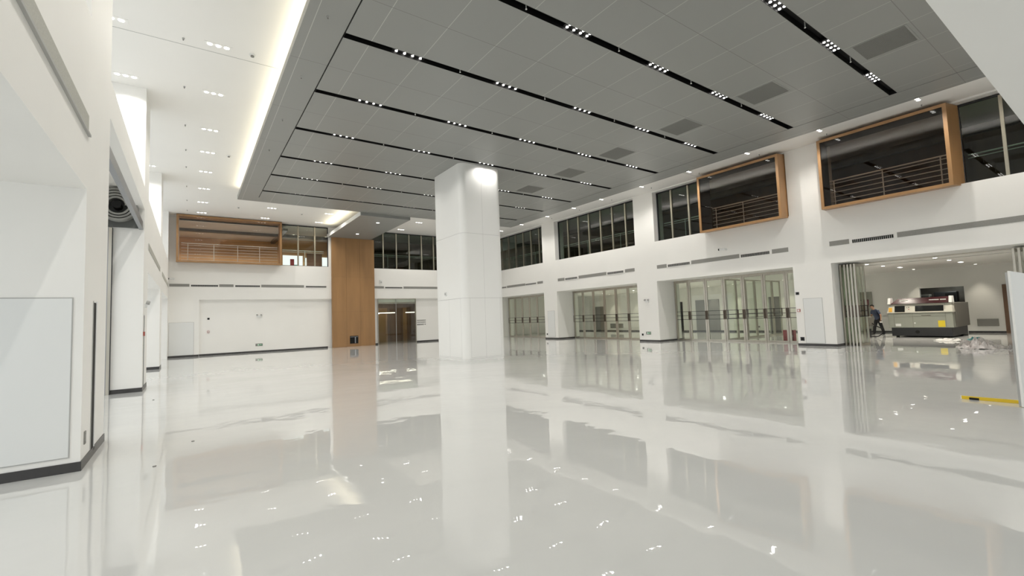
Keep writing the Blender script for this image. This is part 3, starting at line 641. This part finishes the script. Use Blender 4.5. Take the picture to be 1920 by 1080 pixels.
# ---------------------------------------------------------------- fittings on piers and walls
def access(label, a, b, group=None, axis='x'):
    r = thing('access_panel', label, 'panel', (0,0,0), 0, group)
    MB().box(a, b).build('door', M['panelw'], r)
    x0, y0, z0 = a; x1, y1, z1 = b; g = MB(); t = .012
    if axis == 'x':    # faces -x, thin in x
        e0, e1 = min(x0, x1)+.001, max(x0, x1)-.0
        for (ya, za, yb, zb) in ((y0-t, z0-t, y1+t, z0), (y0-t, z1, y1+t, z1+t), (y0-t, z0, y0, z1), (y1, z0, y1+t, z1)): g.box((e0, ya, za), (e1, yb, zb))
    else:
        e0, e1 = min(y0, y1)+.001, max(y0, y1)
        for (xa, za, xb, zb) in ((x0-t, z0-t, x1+t, z0), (x0-t, z1, x1+t, z1+t), (x0-t, z0, x0, z1), (x1, z0, x1+t, z1)): g.box((xa, e0, za), (xb, e1, zb))
    g.build('frame', M['joint'], r)
    return r
access('white access door on the right pier beside the folded glass leaves', (XR-.012, 8.34, .13), (XR-.0, 9.07, 2.07))
access('grey access door on the far pier between the first and second doorways', (XR-.012, 26.0, .16), (XR, 26.78, 2.1))
access('large white access door on the near left pier', (-3.1, 7.838, .19), (-1.21, 7.85, 2.14), axis='y')
access('pale access door at the left end of the back wall', (-1.05, YB-.012, .13), (.19, YB, 2.13), axis='y')

def socket(label, loc, face, w=.09, h=.09, m='dark', name='wall_socket', cat='socket', group='sockets'):
    r = thing(name, label, cat, loc, 0, group)
    n = {'-x': (-1, 0), '+x': (1, 0), '-y': (0, -1)}[face]
    def B(hw, z0, z1, e0, e1):
        m_ = MB()
        if n[0]: m_.box((n[0]*e0, -hw, z0), (n[0]*e1, hw, z1))
        else: m_.box((-hw, n[1]*e0, z0), (hw, n[1]*e1, z1))
        return m_
    B(w/2, -h/2, h/2, 0, .012).build('plate', M[m], r); B(w/4, -h/4, h/4, .012, .016).build('insert', M['black'] if m == 'dark' else M['joint'], r)
    return r
socket('black square socket low on the right pier beside the folded glass leaves', (XR, 9.22, .30), '-x', .16, .16)
socket('black socket low on the pier left of the red cabinet doorway', (XR, 17.97, .41), '-x', .12, .12)
socket('black socket low on the far pier left of the second doorway', (XR, 26.93, .36), '-x', .12, .12)
socket('grey switch low on the side of the near left pier', (XL, 8.09, .36), '+x', .1, .16, 'grey')
socket('small black fitting high on the recessed back wall', (.96, YB+.18, 2.33), '-y', .12, .12)
socket('black fitting on the right pier above the fire alarm button', (XR, 9.29, 2.32), '-x', .14, .12, name='wall_fitting', cat='fitting')
def callpoint(label, loc, face):
    r = thing('fire_alarm_button', label, 'alarm', loc, 0, 'fire alarm buttons')
    n = {'-x': (-1, 0), '+x': (1, 0), '-y': (0, -1)}[face]
    def B(hw, e0, e1, m):
        b = MB()
        if n[0]: b.box((n[0]*e0, -hw, -hw), (n[0]*e1, hw, hw))
        else: b.box((-hw, n[1]*e0, -hw), (hw, n[1]*e1, hw))
        return b.build(m[0], M[m[1]], r)
    B(.06, 0, .04, ('case', 'redlit')); B(.04, .04, .045, ('glass_plate', 'panelw'))
callpoint('red fire alarm button on the right pier beside the access door', (XR, 9.28, 1.56), '-x')
callpoint('small red fire alarm button on the recessed back wall', (.95, YB+.18, 1.5), '-y')
callpoint('red fire alarm button on the side of the second left pier', (XL, 16.95, 1.62), '+x')
def twin(label, loc, face):
    r = thing('emergency_light', label, 'lamp', loc, 0, 'twin-head emergency lights')
    n = {'-x': Vector((-1,0,0)), '+x': Vector((1,0,0)), '-y': Vector((0,-1,0))}[face]; s = Vector((0,1,0)) if face != '-y' else Vector((1,0,0))
    m_ = MB(); a = -s*.13+Vector((0,0,-.07)); b = s*.13+n*.06+Vector((0,0,.05)); m_.box(a, b); m_.build('case', M['panelw'], r)
    for q in (-.12, .12): MB().cyl(tuple(s*q+n*.05+Vector((0,0,.09))), tuple(s*q+n*.12+Vector((0,0,.07))), .055, 12).build('lamp_head', M['joint'], r)
twin('twin-head emergency light on the pier left of the red cabinet doorway', (XR, 17.5, 2.38), '-x')
twin('twin-head emergency light on the recessed back wall', (3.8, YB+.178, 2.42), '-y')
twin('twin-head emergency light on the side of the second left pier', (XL, 17.2, 2.45), '+x')
def exit_sign(label, loc, face, w=.42, h=.17):
    r = thing('exit_sign', label, 'sign', loc, 0, 'running man exit signs')
    def P(a, z, e): return (-e, -a, z) if face == '-x' else (a, -e, z)
    def b(nm, a0, a1, z0, z1, e0, e1, m): return MB().box(P(a0, z0, e0), P(a1, z1, e1)).build(nm, M[m], r)
    b('frame', -w/2, w/2, -h/2, h/2, 0, .02, 'grey'); b('green_panel', -w/2+.11, w/2-.02, -h/2+.02, h/2-.02, .02, .023, 'green')
    m_ = MB()   # running figure, doorway and arrow
    for (a0, a1, z0, z1) in ((-.085, -.045, -.05, .05), (-.03, -.005, .025, .05), (-.035, .005, -.01, .022), (-.05, -.02, -.05, -.012), (-.005, .02, -.04, -.01), (.06, .16, .0, .02), (.06, .085, -.02, .04)):
        m_.box(P(a0, z0, .0232), P(a1, z1, .0245))
    m_.build('pictogram', M['pale'], r)
exit_sign('green running man exit sign low on the recessed back wall', (3.8, YB+.18, .5), '-y')
exit_sign('green exit sign low on the pier left of the red cabinet doorway', (XR, 17.53, .5), '-x', .34, .17)
def cctv(label, loc, face):
    r = thing('security_camera', label, 'camera', loc, 0, 'bullet security cameras')
    n = Vector((-1,0,0)) if face == '-x' else Vector((0,-1,0)); s = Vector((0,1,0)) if face == '-x' else Vector((-1,0,0))
    MB().cyl((0,0,0), tuple(n*.03), .06, 12).build('base', M['panelw'], r); MB().cyl((0,0,0), tuple(n*.18), .018, 8).build('arm', M['panelw'], r)
    MB().cyl(tuple(n*.18-s*.03), tuple(n*.24+s*.22), .05, 12).build('body', M['panelw'], r); MB().cyl(tuple(n*.24+s*.22), tuple(n*.25+s*.27), .052, 12).build('lens_hood', M['black'], r)
cctv('white bullet security camera under the smaller wood box on the right wall', (XR, 12.45, 4.77), '-x')
cctv('small security camera at the left end of the back wall', (-.85, YB, 4.82), '-y')
r = thing('wall_speaker', 'small pale speaker on the back wall right of the wood shaft', 'speaker', (12.13, YB, 4.85))
MB().box((-.09, -.09, -.14), (.09, 0, .14), None, .01).build('case', M['panelw'], r); MB().cyl((0, -.098, -.03), (0, -.09, -.03), .06, 14).build('cone', M['joint'], r)
# lettering on the recessed back wall: rows too small to read, kept as rows of strokes
tx = MB(); rnd = random.Random(3)
for (z, n, h) in ((1.76, 9, .07), (1.60, 9, .07), (1.42, 7, .10)):
    for k in range(n):
        x = 15.14+k*.087
        for (a, b, c, d) in ((0, .066, h*.8, h), (0, .066, h*.4, h*.55), (0, .066, 0, h*.16), (.012, .026, 0, h), (.044, .056, rnd.choice((0, h*.4)), h)): tx.box((x+a, YB+.172, z-h/2+c), (x+b, YB+.18, z-h/2+d))
tx.box((15.80, YB+.172, 1.40), (15.90, YB+.18, 1.46))
tag(tx.build('wall_lettering', M['base']), 'three rows of black lettering on the wall right of the back glass door', 'lettering')
# black slots in the left piers
for (y0, y1, z0, z1, t) in ((8.50, 8.78, .09, 2.12, 'near'), (17.0, 17.2, .1, 2.15, 'second')):
    r = thing('fire_hose_slot', 'tall narrow black slot in the side of the %s left pier' % t, 'slot', (XL, (y0+y1)/2, z0), 0, 'black slots in the left piers')
    hw = (y1-y0)/2
    MB().box((.0, -hw*.9, 0), (.006, hw*.6, z1-z0)).build('slot', M['black'], r); MB().box((.0, hw*.6, -.02), (.012, hw, z1-z0+.02)).build('edge_strip', M['panelw'], r); MB().box((0, -hw, -.02), (.008, -hw*.9, z1-z0+.02)).build('edge_strip', M['joint'], r)

# red fire cabinet seen at the edge of the doorway
r = thing('fire_cabinet', 'dark red fire extinguisher box on the floor at the right edge of the third doorway', 'fire box', (24.15, 10.6, 0))
MB().box((-.12, -.25, .0), (.12, .25, .6), None, .01).build('case', M['red'], r); MB().box((-.13, -.22, .04), (-.12, .22, .55)).build('door', M['red'], r); MB().box((-.14, -.19, .28), (-.13, -.16, .34)).build('handle', M['panelw'], r)

# ---------------------------------------------------------------- roller shutter at the left
r = thing('roller_shutter', 'rolled-up grey metal shutter above the opening between the two near left piers', 'shutter', (-1.67, 16.2, 5.19))
m_ = MB(); turns = 3.6; N = 200; th = .05; Y0, Y1 = .08, .38
def sp(i, off):
    a = 2*PI*turns*i/N; rad = .17+.27*i/N+off
    return rad*math.cos(a), rad*math.sin(a)
bm = m_.bm; prev = None
for i in range(N+1):
    q = []
    for off in (0, th):
        x, z = sp(i, off)
        for y in (Y0, Y1): q.append(bm.verts.new((x, y, z)))
    if prev:
        for a, b in ((0, 1), (3, 2), (2, 0), (1, 3)): bm.faces.new((prev[a], prev[b], q[b], q[a]))
    prev = q
m_.build('slat_coil', M['slat'], r)
MB().cyl((0, Y0-.05, 0), (0, Y1, 0), .1, 20).build('barrel', M['black'], r)
MB().box((-.36, .40, -.56), (.44, .47, .56)).build('end_plate', M['shutter'], r)
rl = tag(MB().box((-1.21, 9.74, 4.62), (-1.13, 16.68, 4.84)).box((-1.21, 9.74, 4.60), (-1.12, 16.68, 4.63)).build('shutter_lintel_rail', M['railgrey']), 'long grey lintel rail running below the shutter coil to the second left pier', 'rail')
gr_ = thing('shutter_guide', 'upright grey metal guide rail on the left edge of the second left pier', 'rail', (-1.86, 16.64, 0))
MB().box((-.08, -.05, 0), (.0, .04, 4.6)).build('channel', M['railgrey'], gr_); MB().box((0, -.05, 0), (.07, .04, 4.6)).build('face_strip', M['steel'], gr_); MB().box((.07, -.05, 0), (.085, .04, 4.6)).build('edge_strip', M['dark'], gr_)
bx_ = MB().box((-2.3, 9.8, 4.6), (-2.2, 16.6, 5.72)).build('shutter_box_back', M['white']); tag(bx_, 'white back panel of the open shutter box on the left', 'panel')

# ---------------------------------------------------------------- white board at the right edge, yellow pole on the floor
r = thing('white_board', 'white upright board at the right edge of the picture standing on the floor', 'board', (10.72, 1.37, 0))
MB().box((0, -.03, .005), (1.6, .0, 2.16), None, .004).build('sheet', M['white'], r); MB().box((.02, .0, .01), (.08, .03, 2.14)).build('batten', M['joint'], r)
r = thing('spirit_level', 'yellow spirit level lying on the floor beside the white board', 'tool', (11.06, 2.12, .0), math.atan2(-.55, .02))
MB().box((0, -.012, .0), (.71, .012, .055), None, .003).build('body', M['yellow'], r); MB().box((.10, -.02, .0), (.22, .035, .035)).build('black_clip', M['black'], r); MB().box((-.008, -.014, 0), (.004, .014, .057)).build('end_cap', M['paper'], r)

# ---------------------------------------------------------------- machine
r = thing('industrial_machine', 'long cream and grey industrial machine with maroon top band in the room on the right', 'machine', (29.55, 6.93, 0))
H = 1.25
b_ = MB(); b_.box((.05, -1.18, .06), (3.0, 1.12, .48), None, .01); b_.build('base_frame', M['dark'], r)
for (x, y) in ((.3, -1.0), (.3, .95), (2.7, -1.0), (2.7, .95)):
    MB().cyl((x, y, 0), (x, y, .07), .07, 12).build('foot', M['black'], r)
MB().cyl((.02, 0.1, .27), (.05, 0.1, .27), .08, 16).build('round_port', M['black'], r)
MB().box((.04, -1.24, .48), (2.9, 1.22, 1.23), None, .01).build('lower_body', M['machL'], r)
MB().poly([(.0, -1.26, 1.23), (2.9, -1.26, 1.23), (2.9, 1.25, 1.23), (.0, 1.25, 1.23)], [(.12, -1.22, 1.67), (2.9, -1.22, 1.67), (2.9, 1.14, 1.67), (.12, 1.14, 1.67)]).build('upper_body', M['machU'], r)
MB().box((.5, -1.30, .5), (2.95, -1.24, 1.66)).build('side_cover', M['machside'], r)
MB().poly([(.06, -1.14, 1.68), (.9, -1.14, 1.68), (.9, 1.1, 1.68), (.06, 1.1, 1.68)], [(.2, -1.14, 1.98), (.8, -1.14, 1.98), (.8, .8, 1.95), (.2, .8, 1.95)]).build('top_band', M['maroon'], r)
for (y0, y1) in ((-1.25, -1.14), (1.09, 1.2)): MB().poly([(.03, y0, 1.68), (.5, y0, 1.68), (.5, y1, 1.68), (.03, y1, 1.68)], [(.16, y0, 2.0), (.45, y0, 2.0), (.45, y1, 2.0), (.16, y1, 2.0)]).build('corner_cap', M['paper'], r)
MB().box((.02, -1.2, 1.665), (2.8, 1.2, 1.682)).build('seam_strip', M['black'], r)
def fx(z): return .12*(z-1.23)/.44      # slope of the upper face
def onface(nm, y0, y1, z0, z1, m, e=.012):
    return MB().poly([(fx(z0)-e, y0, z0), (fx(z0)+.02, y0, z0), (fx(z0)+.02, y1, z0), (fx(z0)-e, y1, z0)], [(fx(z1)-e, y0, z1), (fx(z1)+.02, y0, z1), (fx(z1)+.02, y1, z1), (fx(z1)-e, y1, z1)]).build(nm, M[m], r)
onface('control_screen', .52, .93, 1.27, 1.58, 'screen'); onface('viewing_window', -.94, .12, 1.29, 1.56, 'screen'); onface('yellow_sticker', 1.03, 1.17, 1.28, 1.5, 'orangelabel')
for (y, z, m) in ((.36, 1.5, 'black'), (.36, 1.4, 'redlit'), (.44, 1.49, 'grey')): MB().cyl((fx(z)-.03, y, z), (fx(z), y, z), .022, 10).build('button', M[m], r)
for (y0, y1, z0, z1, m, nm) in ((-.95, -.70, .51, .82, 'yellowlabel', 'warning_label'), (.72, .94, .55, .68, 'paper', 'rating_plate'), (.14, .2, .68, .74, 'paper', 'door_latch'), (-.45, -.1, 1.06, 1.09, 'machside', 'pull_recess'), (.3, .95, 1.185, 1.2, 'machside', 'pull_recess')):
    MB().box((.03, y0, z0), (.04, y1, z1)).build(nm, M[m], r)
for (y0, y1, z0, z1) in ((.235, .243, .5, 1.22), (-.99, -.982, .5, 1.66), (.98, .986, .5, 1.22), (.25, .97, 1.02, 1.027), (-.98, .23, 1.04, 1.047)): MB().box((.034, y0, z0), (.04, y1, z1)).build('panel_gap', M['machside'], r)
# marks on the maroon band: a small logo at the left, a line of lettering at the right
lg = MB(); 
def tb(z): return .06+.14*(z-1.68)/.3
for (y0, y1, z0, z1) in ((.66, .72, 1.80, 1.87), (.60, .65, 1.82, 1.87), (.54, .59, 1.82, 1.875), (.48, .53, 1.825, 1.88), (.40, .47, 1.855, 1.885)): lg.box((tb(z0)-.012, y0, z0), (tb(z0)+.02, y1, z1))
lg.build('logo_mark', M['paper'], r)
lt = MB(); y = -.42
for wdt in (.035, .035, .015, .035, .035, .035, .035, .035, .035, 0, .04, .035, .035, .035, .03):
    if wdt: lt.box((tb(1.83)-.012, y-wdt, 1.815), (tb(1.83)+.03, y, 1.86))
    y -= wdt+.008 if wdt else .04
lt.build('band_lettering', M['paper'], r)

# control cabinet with hose behind the folded glass
r = thing('control_cabinet', 'narrow grey machine unit with striped maroon head seen through the folded glass leaves', 'machine', (28.3, 9.22, 0))
MB().box((.05, -.42, .0), (.9, .42, .45)).build('base', M['dark'], r); MB().box((0, -.45, .45), (.9, .45, 1.1), None, .01).build('body', M['machL'], r)
MB().box((.1, -.40, 1.1), (.8, .40, 1.62)).build('neck', M['machL'], r); MB().box((.09, -.33, 1.2), (.10, .33, 1.56)).build('screen', M['screen'], r)
MB().box((.05, -.42, 1.62), (.9, .42, 1.98)).build('head', M['maroon'], r); MB().box((.04, -.42, 1.63), (.05, .42, 1.70)).build('white_stripe', M['paper'], r); MB().box((.04, -.42, 1.84), (.05, .42, 1.88)).build('white_stripe', M['paper'], r)
MB().box((.1, -.62, .6), (.7, -.45, 1.05)).build('side_box', M['machside'], r)
hp = [(.4, -.62, .75), (.45, -.75, .62), (.5, -.95, .5), (.5, -1.05, .35), (.45, -1.0, .2), (.4, -.85, .08), (.35, -.6, .06), (.2, -.5, .05), (.0, -.55, .03), (-.1, -.62, .0)]
h_ = MB(); h_.tube([tuple(Vector(p)) for p in hp], .025, 8); h_.build('hose', M['black'], r)

# ---------------------------------------------------------------- crumpled sheets on the floor
def crumple(name, label, cx, cy, sx, sy, h, m, rough=1.0, seed=1, n=46, rz=0):
    rr = random.Random(seed); bm = bmesh.new(); g = {}
    from mathutils import noise
    for i in range(n+1):
        for j in range(n+1):
            u = i/n*2-1; v = j/n*2-1; rad = math.sqrt(u*u+v*v)
            q = Vector((u*2.2+seed*7, v*2.2, seed*3.1)); edge = 1+.35*noise.noise(Vector((math.atan2(v, u)*1.3, seed, 0)))
            fall = max(0, 1-(rad/edge)**2)
            z = h*fall*(.25+1.6*abs(noise.noise(q*1.5))+.8*abs(noise.noise(q*4*rough)))
            x = u*sx*edge+.12*sx*noise.noise(q*3); y = v*sy*edge+.12*sy*noise.noise(q*3+Vector((9, 9, 9)))
            g[i, j] = (bm.verts.new((x, y, max(.004, z))), rad < 1.02)
    for i in range(n):
        for j in range(n):
            c = [g[i, j], g[i+1, j], g[i+1, j+1], g[i, j+1]]
            if all(k[1] for k in c): bm.faces.new([k[0] for k in c])
    for v in [v for v in bm.verts if not v.link_faces]: bm.verts.remove(v)
    me = bpy.data.meshes.new(name); bm.to_mesh(me); bm.free(); me.materials.append(m)
    o = bpy.data.objects.new(name, me); col.objects.link(o); o.location = (cx, cy, 0); o.rotation_euler = (0, 0, rz)
    s = o.modifiers.new('thick', 'SOLIDIFY'); s.thickness = .004; s.offset = 1
    return o
tag(crumple('plastic_sheet', '', 23.4, 3.88, .75, .62, .28, M['plastic'], 1.3, 2), 'large crumpled milky plastic sheet on the floor right of the machine', 'plastic sheet')
tag(crumple('plastic_scrap', '', 23.55, 3.13, .16, .10, .09, M['plastic'], 1.5, 5), 'small plastic scrap on the floor right of the large crumpled sheet', 'plastic scrap')
tag(crumple('white_rag', '', 27.25, 5.35, .35, .55, .09, M['cloth'], 1.2, 4), 'white rag lying on the floor in front of the machine', 'rag')
tag(crumple('teal_cloth', '', 28.15, 4.75, .3, .26, .10, M['teal'], 1, 8), 'teal cloth on the floor behind the white rag', 'cloth')
# small floor specks
for i, (x, y) in enumerate(((-.72, 14.4), (.05, 8.6), (-.35, 7.4))):
    tag(MB().cyl((x, y, 0), (x, y, .012), .02, 8).build('floor_speck', M['grey']), 'tiny grey bit of debris on the floor by the left wall, %s from the back' % ORD[i], 'debris', 'debris specks')

# ---------------------------------------------------------------- the person
def skin_mesh(name, verts, edges, m, parent, sub=2, rootv=0):
    me = bpy.data.meshes.new(name); me.from_pydata([v[0] for v in verts], edges, []); me.materials.append(m)
    o = bpy.data.objects.new(name, me); col.objects.link(o); o.parent = parent
    md = o.modifiers.new('skin', 'SKIN'); md.use_smooth_shade = True
    for i, v in enumerate(verts):
        rr = v[1]; o.data.skin_vertices[0].data[i].radius = (rr if isinstance(rr, tuple) else (rr, rr))
        o.data.skin_vertices[0].data[i].use_root = (i == rootv)
    s = o.modifiers.new('sub', 'SUBSURF'); s.levels = sub; s.render_levels = sub
    return o
# local frame: +X = the way he faces, +Y = his left, feet on z=0
PR = thing('person', 'person in a dark blue shirt and black trousers looking down beside the machine', 'person', (31.7, 9.22, 0), math.radians(150))
def chain(spec):
    verts = []; idx = {}; edges = []
    for nm, p, rr, par in spec:
        idx[nm] = len(verts); verts.append((p, rr))
        if par: edges.append((idx[par], idx[nm]))
    return verts, edges, idx
body = [('pelvis', (-.02, 0, .90), (.10, .085), None), ('waist', (0, -.01, 1.03), (.09, .08), 'pelvis'), ('chest', (.05, -.03, 1.22), (.10, .085), 'waist'), ('upper', (.09, -.05, 1.35), (.07, .06), 'chest'),
        ('neck', (.13, -.07, 1.45), (.052, .052), 'upper'), ('head0', (.17, -.085, 1.51), (.068, .07), 'neck'), ('head1', (.205, -.10, 1.58), (.085, .09), 'head0'), ('crown', (.20, -.10, 1.645), (.066, .07), 'head1'),
        ('shL', (.08, .14, 1.33), (.045, .045), 'upper'), ('elL', (.02, .24, 1.09), (.042, .042), 'shL'), ('wrL', (.06, .27, .87), (.027, .027), 'elL'), ('haL', (.08, .27, .80), (.034, .018), 'wrL'),
        ('shR', (.08, -.22, 1.34), (.045, .045), 'upper'), ('elR', (.06, -.29, 1.10), (.042, .042), 'shR'), ('wrR', (.26, -.20, .98), (.027, .027), 'elR'), ('haR', (.33, -.17, .95), (.034, .018), 'wrR'),
        ('hiL', (-.01, .09, .84), (.088, .088), 'pelvis'), ('knL', (-.05, .16, .47), (.055, .055), 'hiL'), ('anL', (-.14, .22, .09), (.035, .035), 'knL'),
        ('hiR', (-.01, -.09, .84), (.088, .088), 'pelvis'), ('knR', (.08, -.13, .47), (.055, .055), 'hiR'), ('anR', (.12, -.16, .09), (.035, .035), 'knR')]
v, e, ix = chain(body); bo = skin_mesh('body', v, e, M['skin'], PR)
# fingers and thumbs, separate chains rooted in the palms
fg = MB()
def finger(base, d, ln, rad, curl):
    p = Vector(base); dd = Vector(d).normalized(); pts = [p.copy()]
    for s_ in (.45, .32, .23):
        p = p+dd*ln*s_; pts.append(p.copy()); dd = (dd+Vector(curl)).normalized()
    for k in range(3): fg.cyl(tuple(pts[k]), tuple(pts[k+1]), rad*(1-.12*k), 8, rad*(1-.12*(k+1)))
for hand, dr, sd, cu in (((.335, -.168, .945), (.75, .25, -.5), Vector((-.3, 1, 0)), (-.12, .1, -.35)), ((.085, .27, .785), (.15, .0, -1), Vector((1, 0, 0)), (.05, -.3, .05))):
    for k, (o_, ln) in enumerate(((-.028, .066), (-.010, .078), (.010, .083), (.028, .074))): finger(Vector(hand)+sd*o_+Vector(dr).normalized()*.02, dr, ln, .0085, cu)
    finger(Vector(hand)+sd*.03, Vector(dr)+sd*.9, .055, .010, cu)
fg.build('fingers', M['skin'], PR, True)
sh = [('w0', (-.02, 0, .80), (.15, .13), None), ('w', (-.01, 0, .92), (.165, .14), 'w0'), ('a', (.0, -.01, 1.05), (.158, .13), 'w'), ('b', (.05, -.03, 1.22), (.175, .142), 'a'), ('c', (.09, -.05, 1.36), (.125, .10), 'b'), ('n', (.12, -.065, 1.44), (.064, .064), 'c'),
      ('l', (.08, .14, 1.34), (.068, .068), 'c'), ('l2', (.04, .225, 1.14), (.062, .062), 'l'), ('r', (.08, -.23, 1.35), (.075, .075), 'c'), ('r2', (.065, -.285, 1.15), (.062, .062), 'r')]
v, e, ix = chain(sh); skin_mesh('shirt', v, e, M['shirt'], PR)
tr_ = [('p', (-.02, 0, .88), (.14, .122), None), ('t', (-.01, 0, 1.0), (.12, .10), 'p'), ('l', (-.01, .09, .80), (.108, .105), 'p'), ('lk', (-.05, .16, .47), (.08, .08), 'l'), ('la', (-.14, .22, .05), (.066, .066), 'lk'),
       ('r', (-.01, -.09, .80), (.108, .105), 'p'), ('rk', (.08, -.13, .47), (.08, .08), 'r'), ('ra', (.12, -.16, .05), (.066, .066), 'rk')]
v, e, ix = chain(tr_); skin_mesh('trousers', v, e, M['trouser'], PR)
for (x, y) in ((-.14, .22), (.12, -.16)):
    v, e, ix = chain([('h', (x-.03, y, .05), (.042, .045), None), ('m', (x+.08, y, .042), (.045, .038), 'h'), ('t', (x+.17, y, .033), (.04, .028), 'm')]); skin_mesh('shoe', v, e, M['shoe'], PR)
# hair cap, ears, nose, eyes, mouth
def ball(nm, c, s, m, cut=None, rot=0, seg=24):
    bm = bmesh.new(); bmesh.ops.create_uvsphere(bm, u_segments=seg, v_segments=seg//2, radius=1)
    if cut: bmesh.ops.delete(bm, geom=[q for q in bm.verts if cut(q.co)], context='VERTS')
    me = bpy.data.meshes.new(nm); 
    for q in bm.verts: q.co = Vector((q.co.x*s[0], q.co.y*s[1], q.co.z*s[2]))
    bmesh.ops.rotate(bm, verts=bm.verts, cent=(0,0,0), matrix=Matrix.Rotation(rot, 3, 'Y'))
    bmesh.ops.translate(bm, verts=bm.verts, vec=c); bm.to_mesh(me); bm.free(); me.materials.append(m)
    for p_ in me.polygons: p_.use_smooth = True
    o = bpy.data.objects.new(nm, me); col.objects.link(o); o.parent = PR; return o
ball('hair', (.188, -.10, 1.598), (.104, .097, .108), M['hair'], lambda c: (c.x > .35 and c.z < .30) or (c.x > -.1 and c.z < -.05) or c.z < -.6)
for s_ in (-1, 1): ball('ear', (.195, -.10+s_*.092, 1.575), (.02, .012, .03), M['skin'], seg=12)
ball('nose', (.295, -.10, 1.555), (.018, .014, .024), M['skin'], seg=12); ball('mouth', (.272, -.10, 1.512), (.008, .025, .006), M['red'], seg=12)
for s_ in (-1, 1): ball('eye', (.282, -.10+s_*.033, 1.585), (.008, .014, .008), M['hair'], seg=12)
pp = thing('white_paper', 'small folded white paper held in the hand of the person', 'paper', (31.50, 8.99, .70), math.radians(150))
MB().box((-.06, -.012, -.02), (.10, .012, .05)).build('sheet', M['paper'], pp)
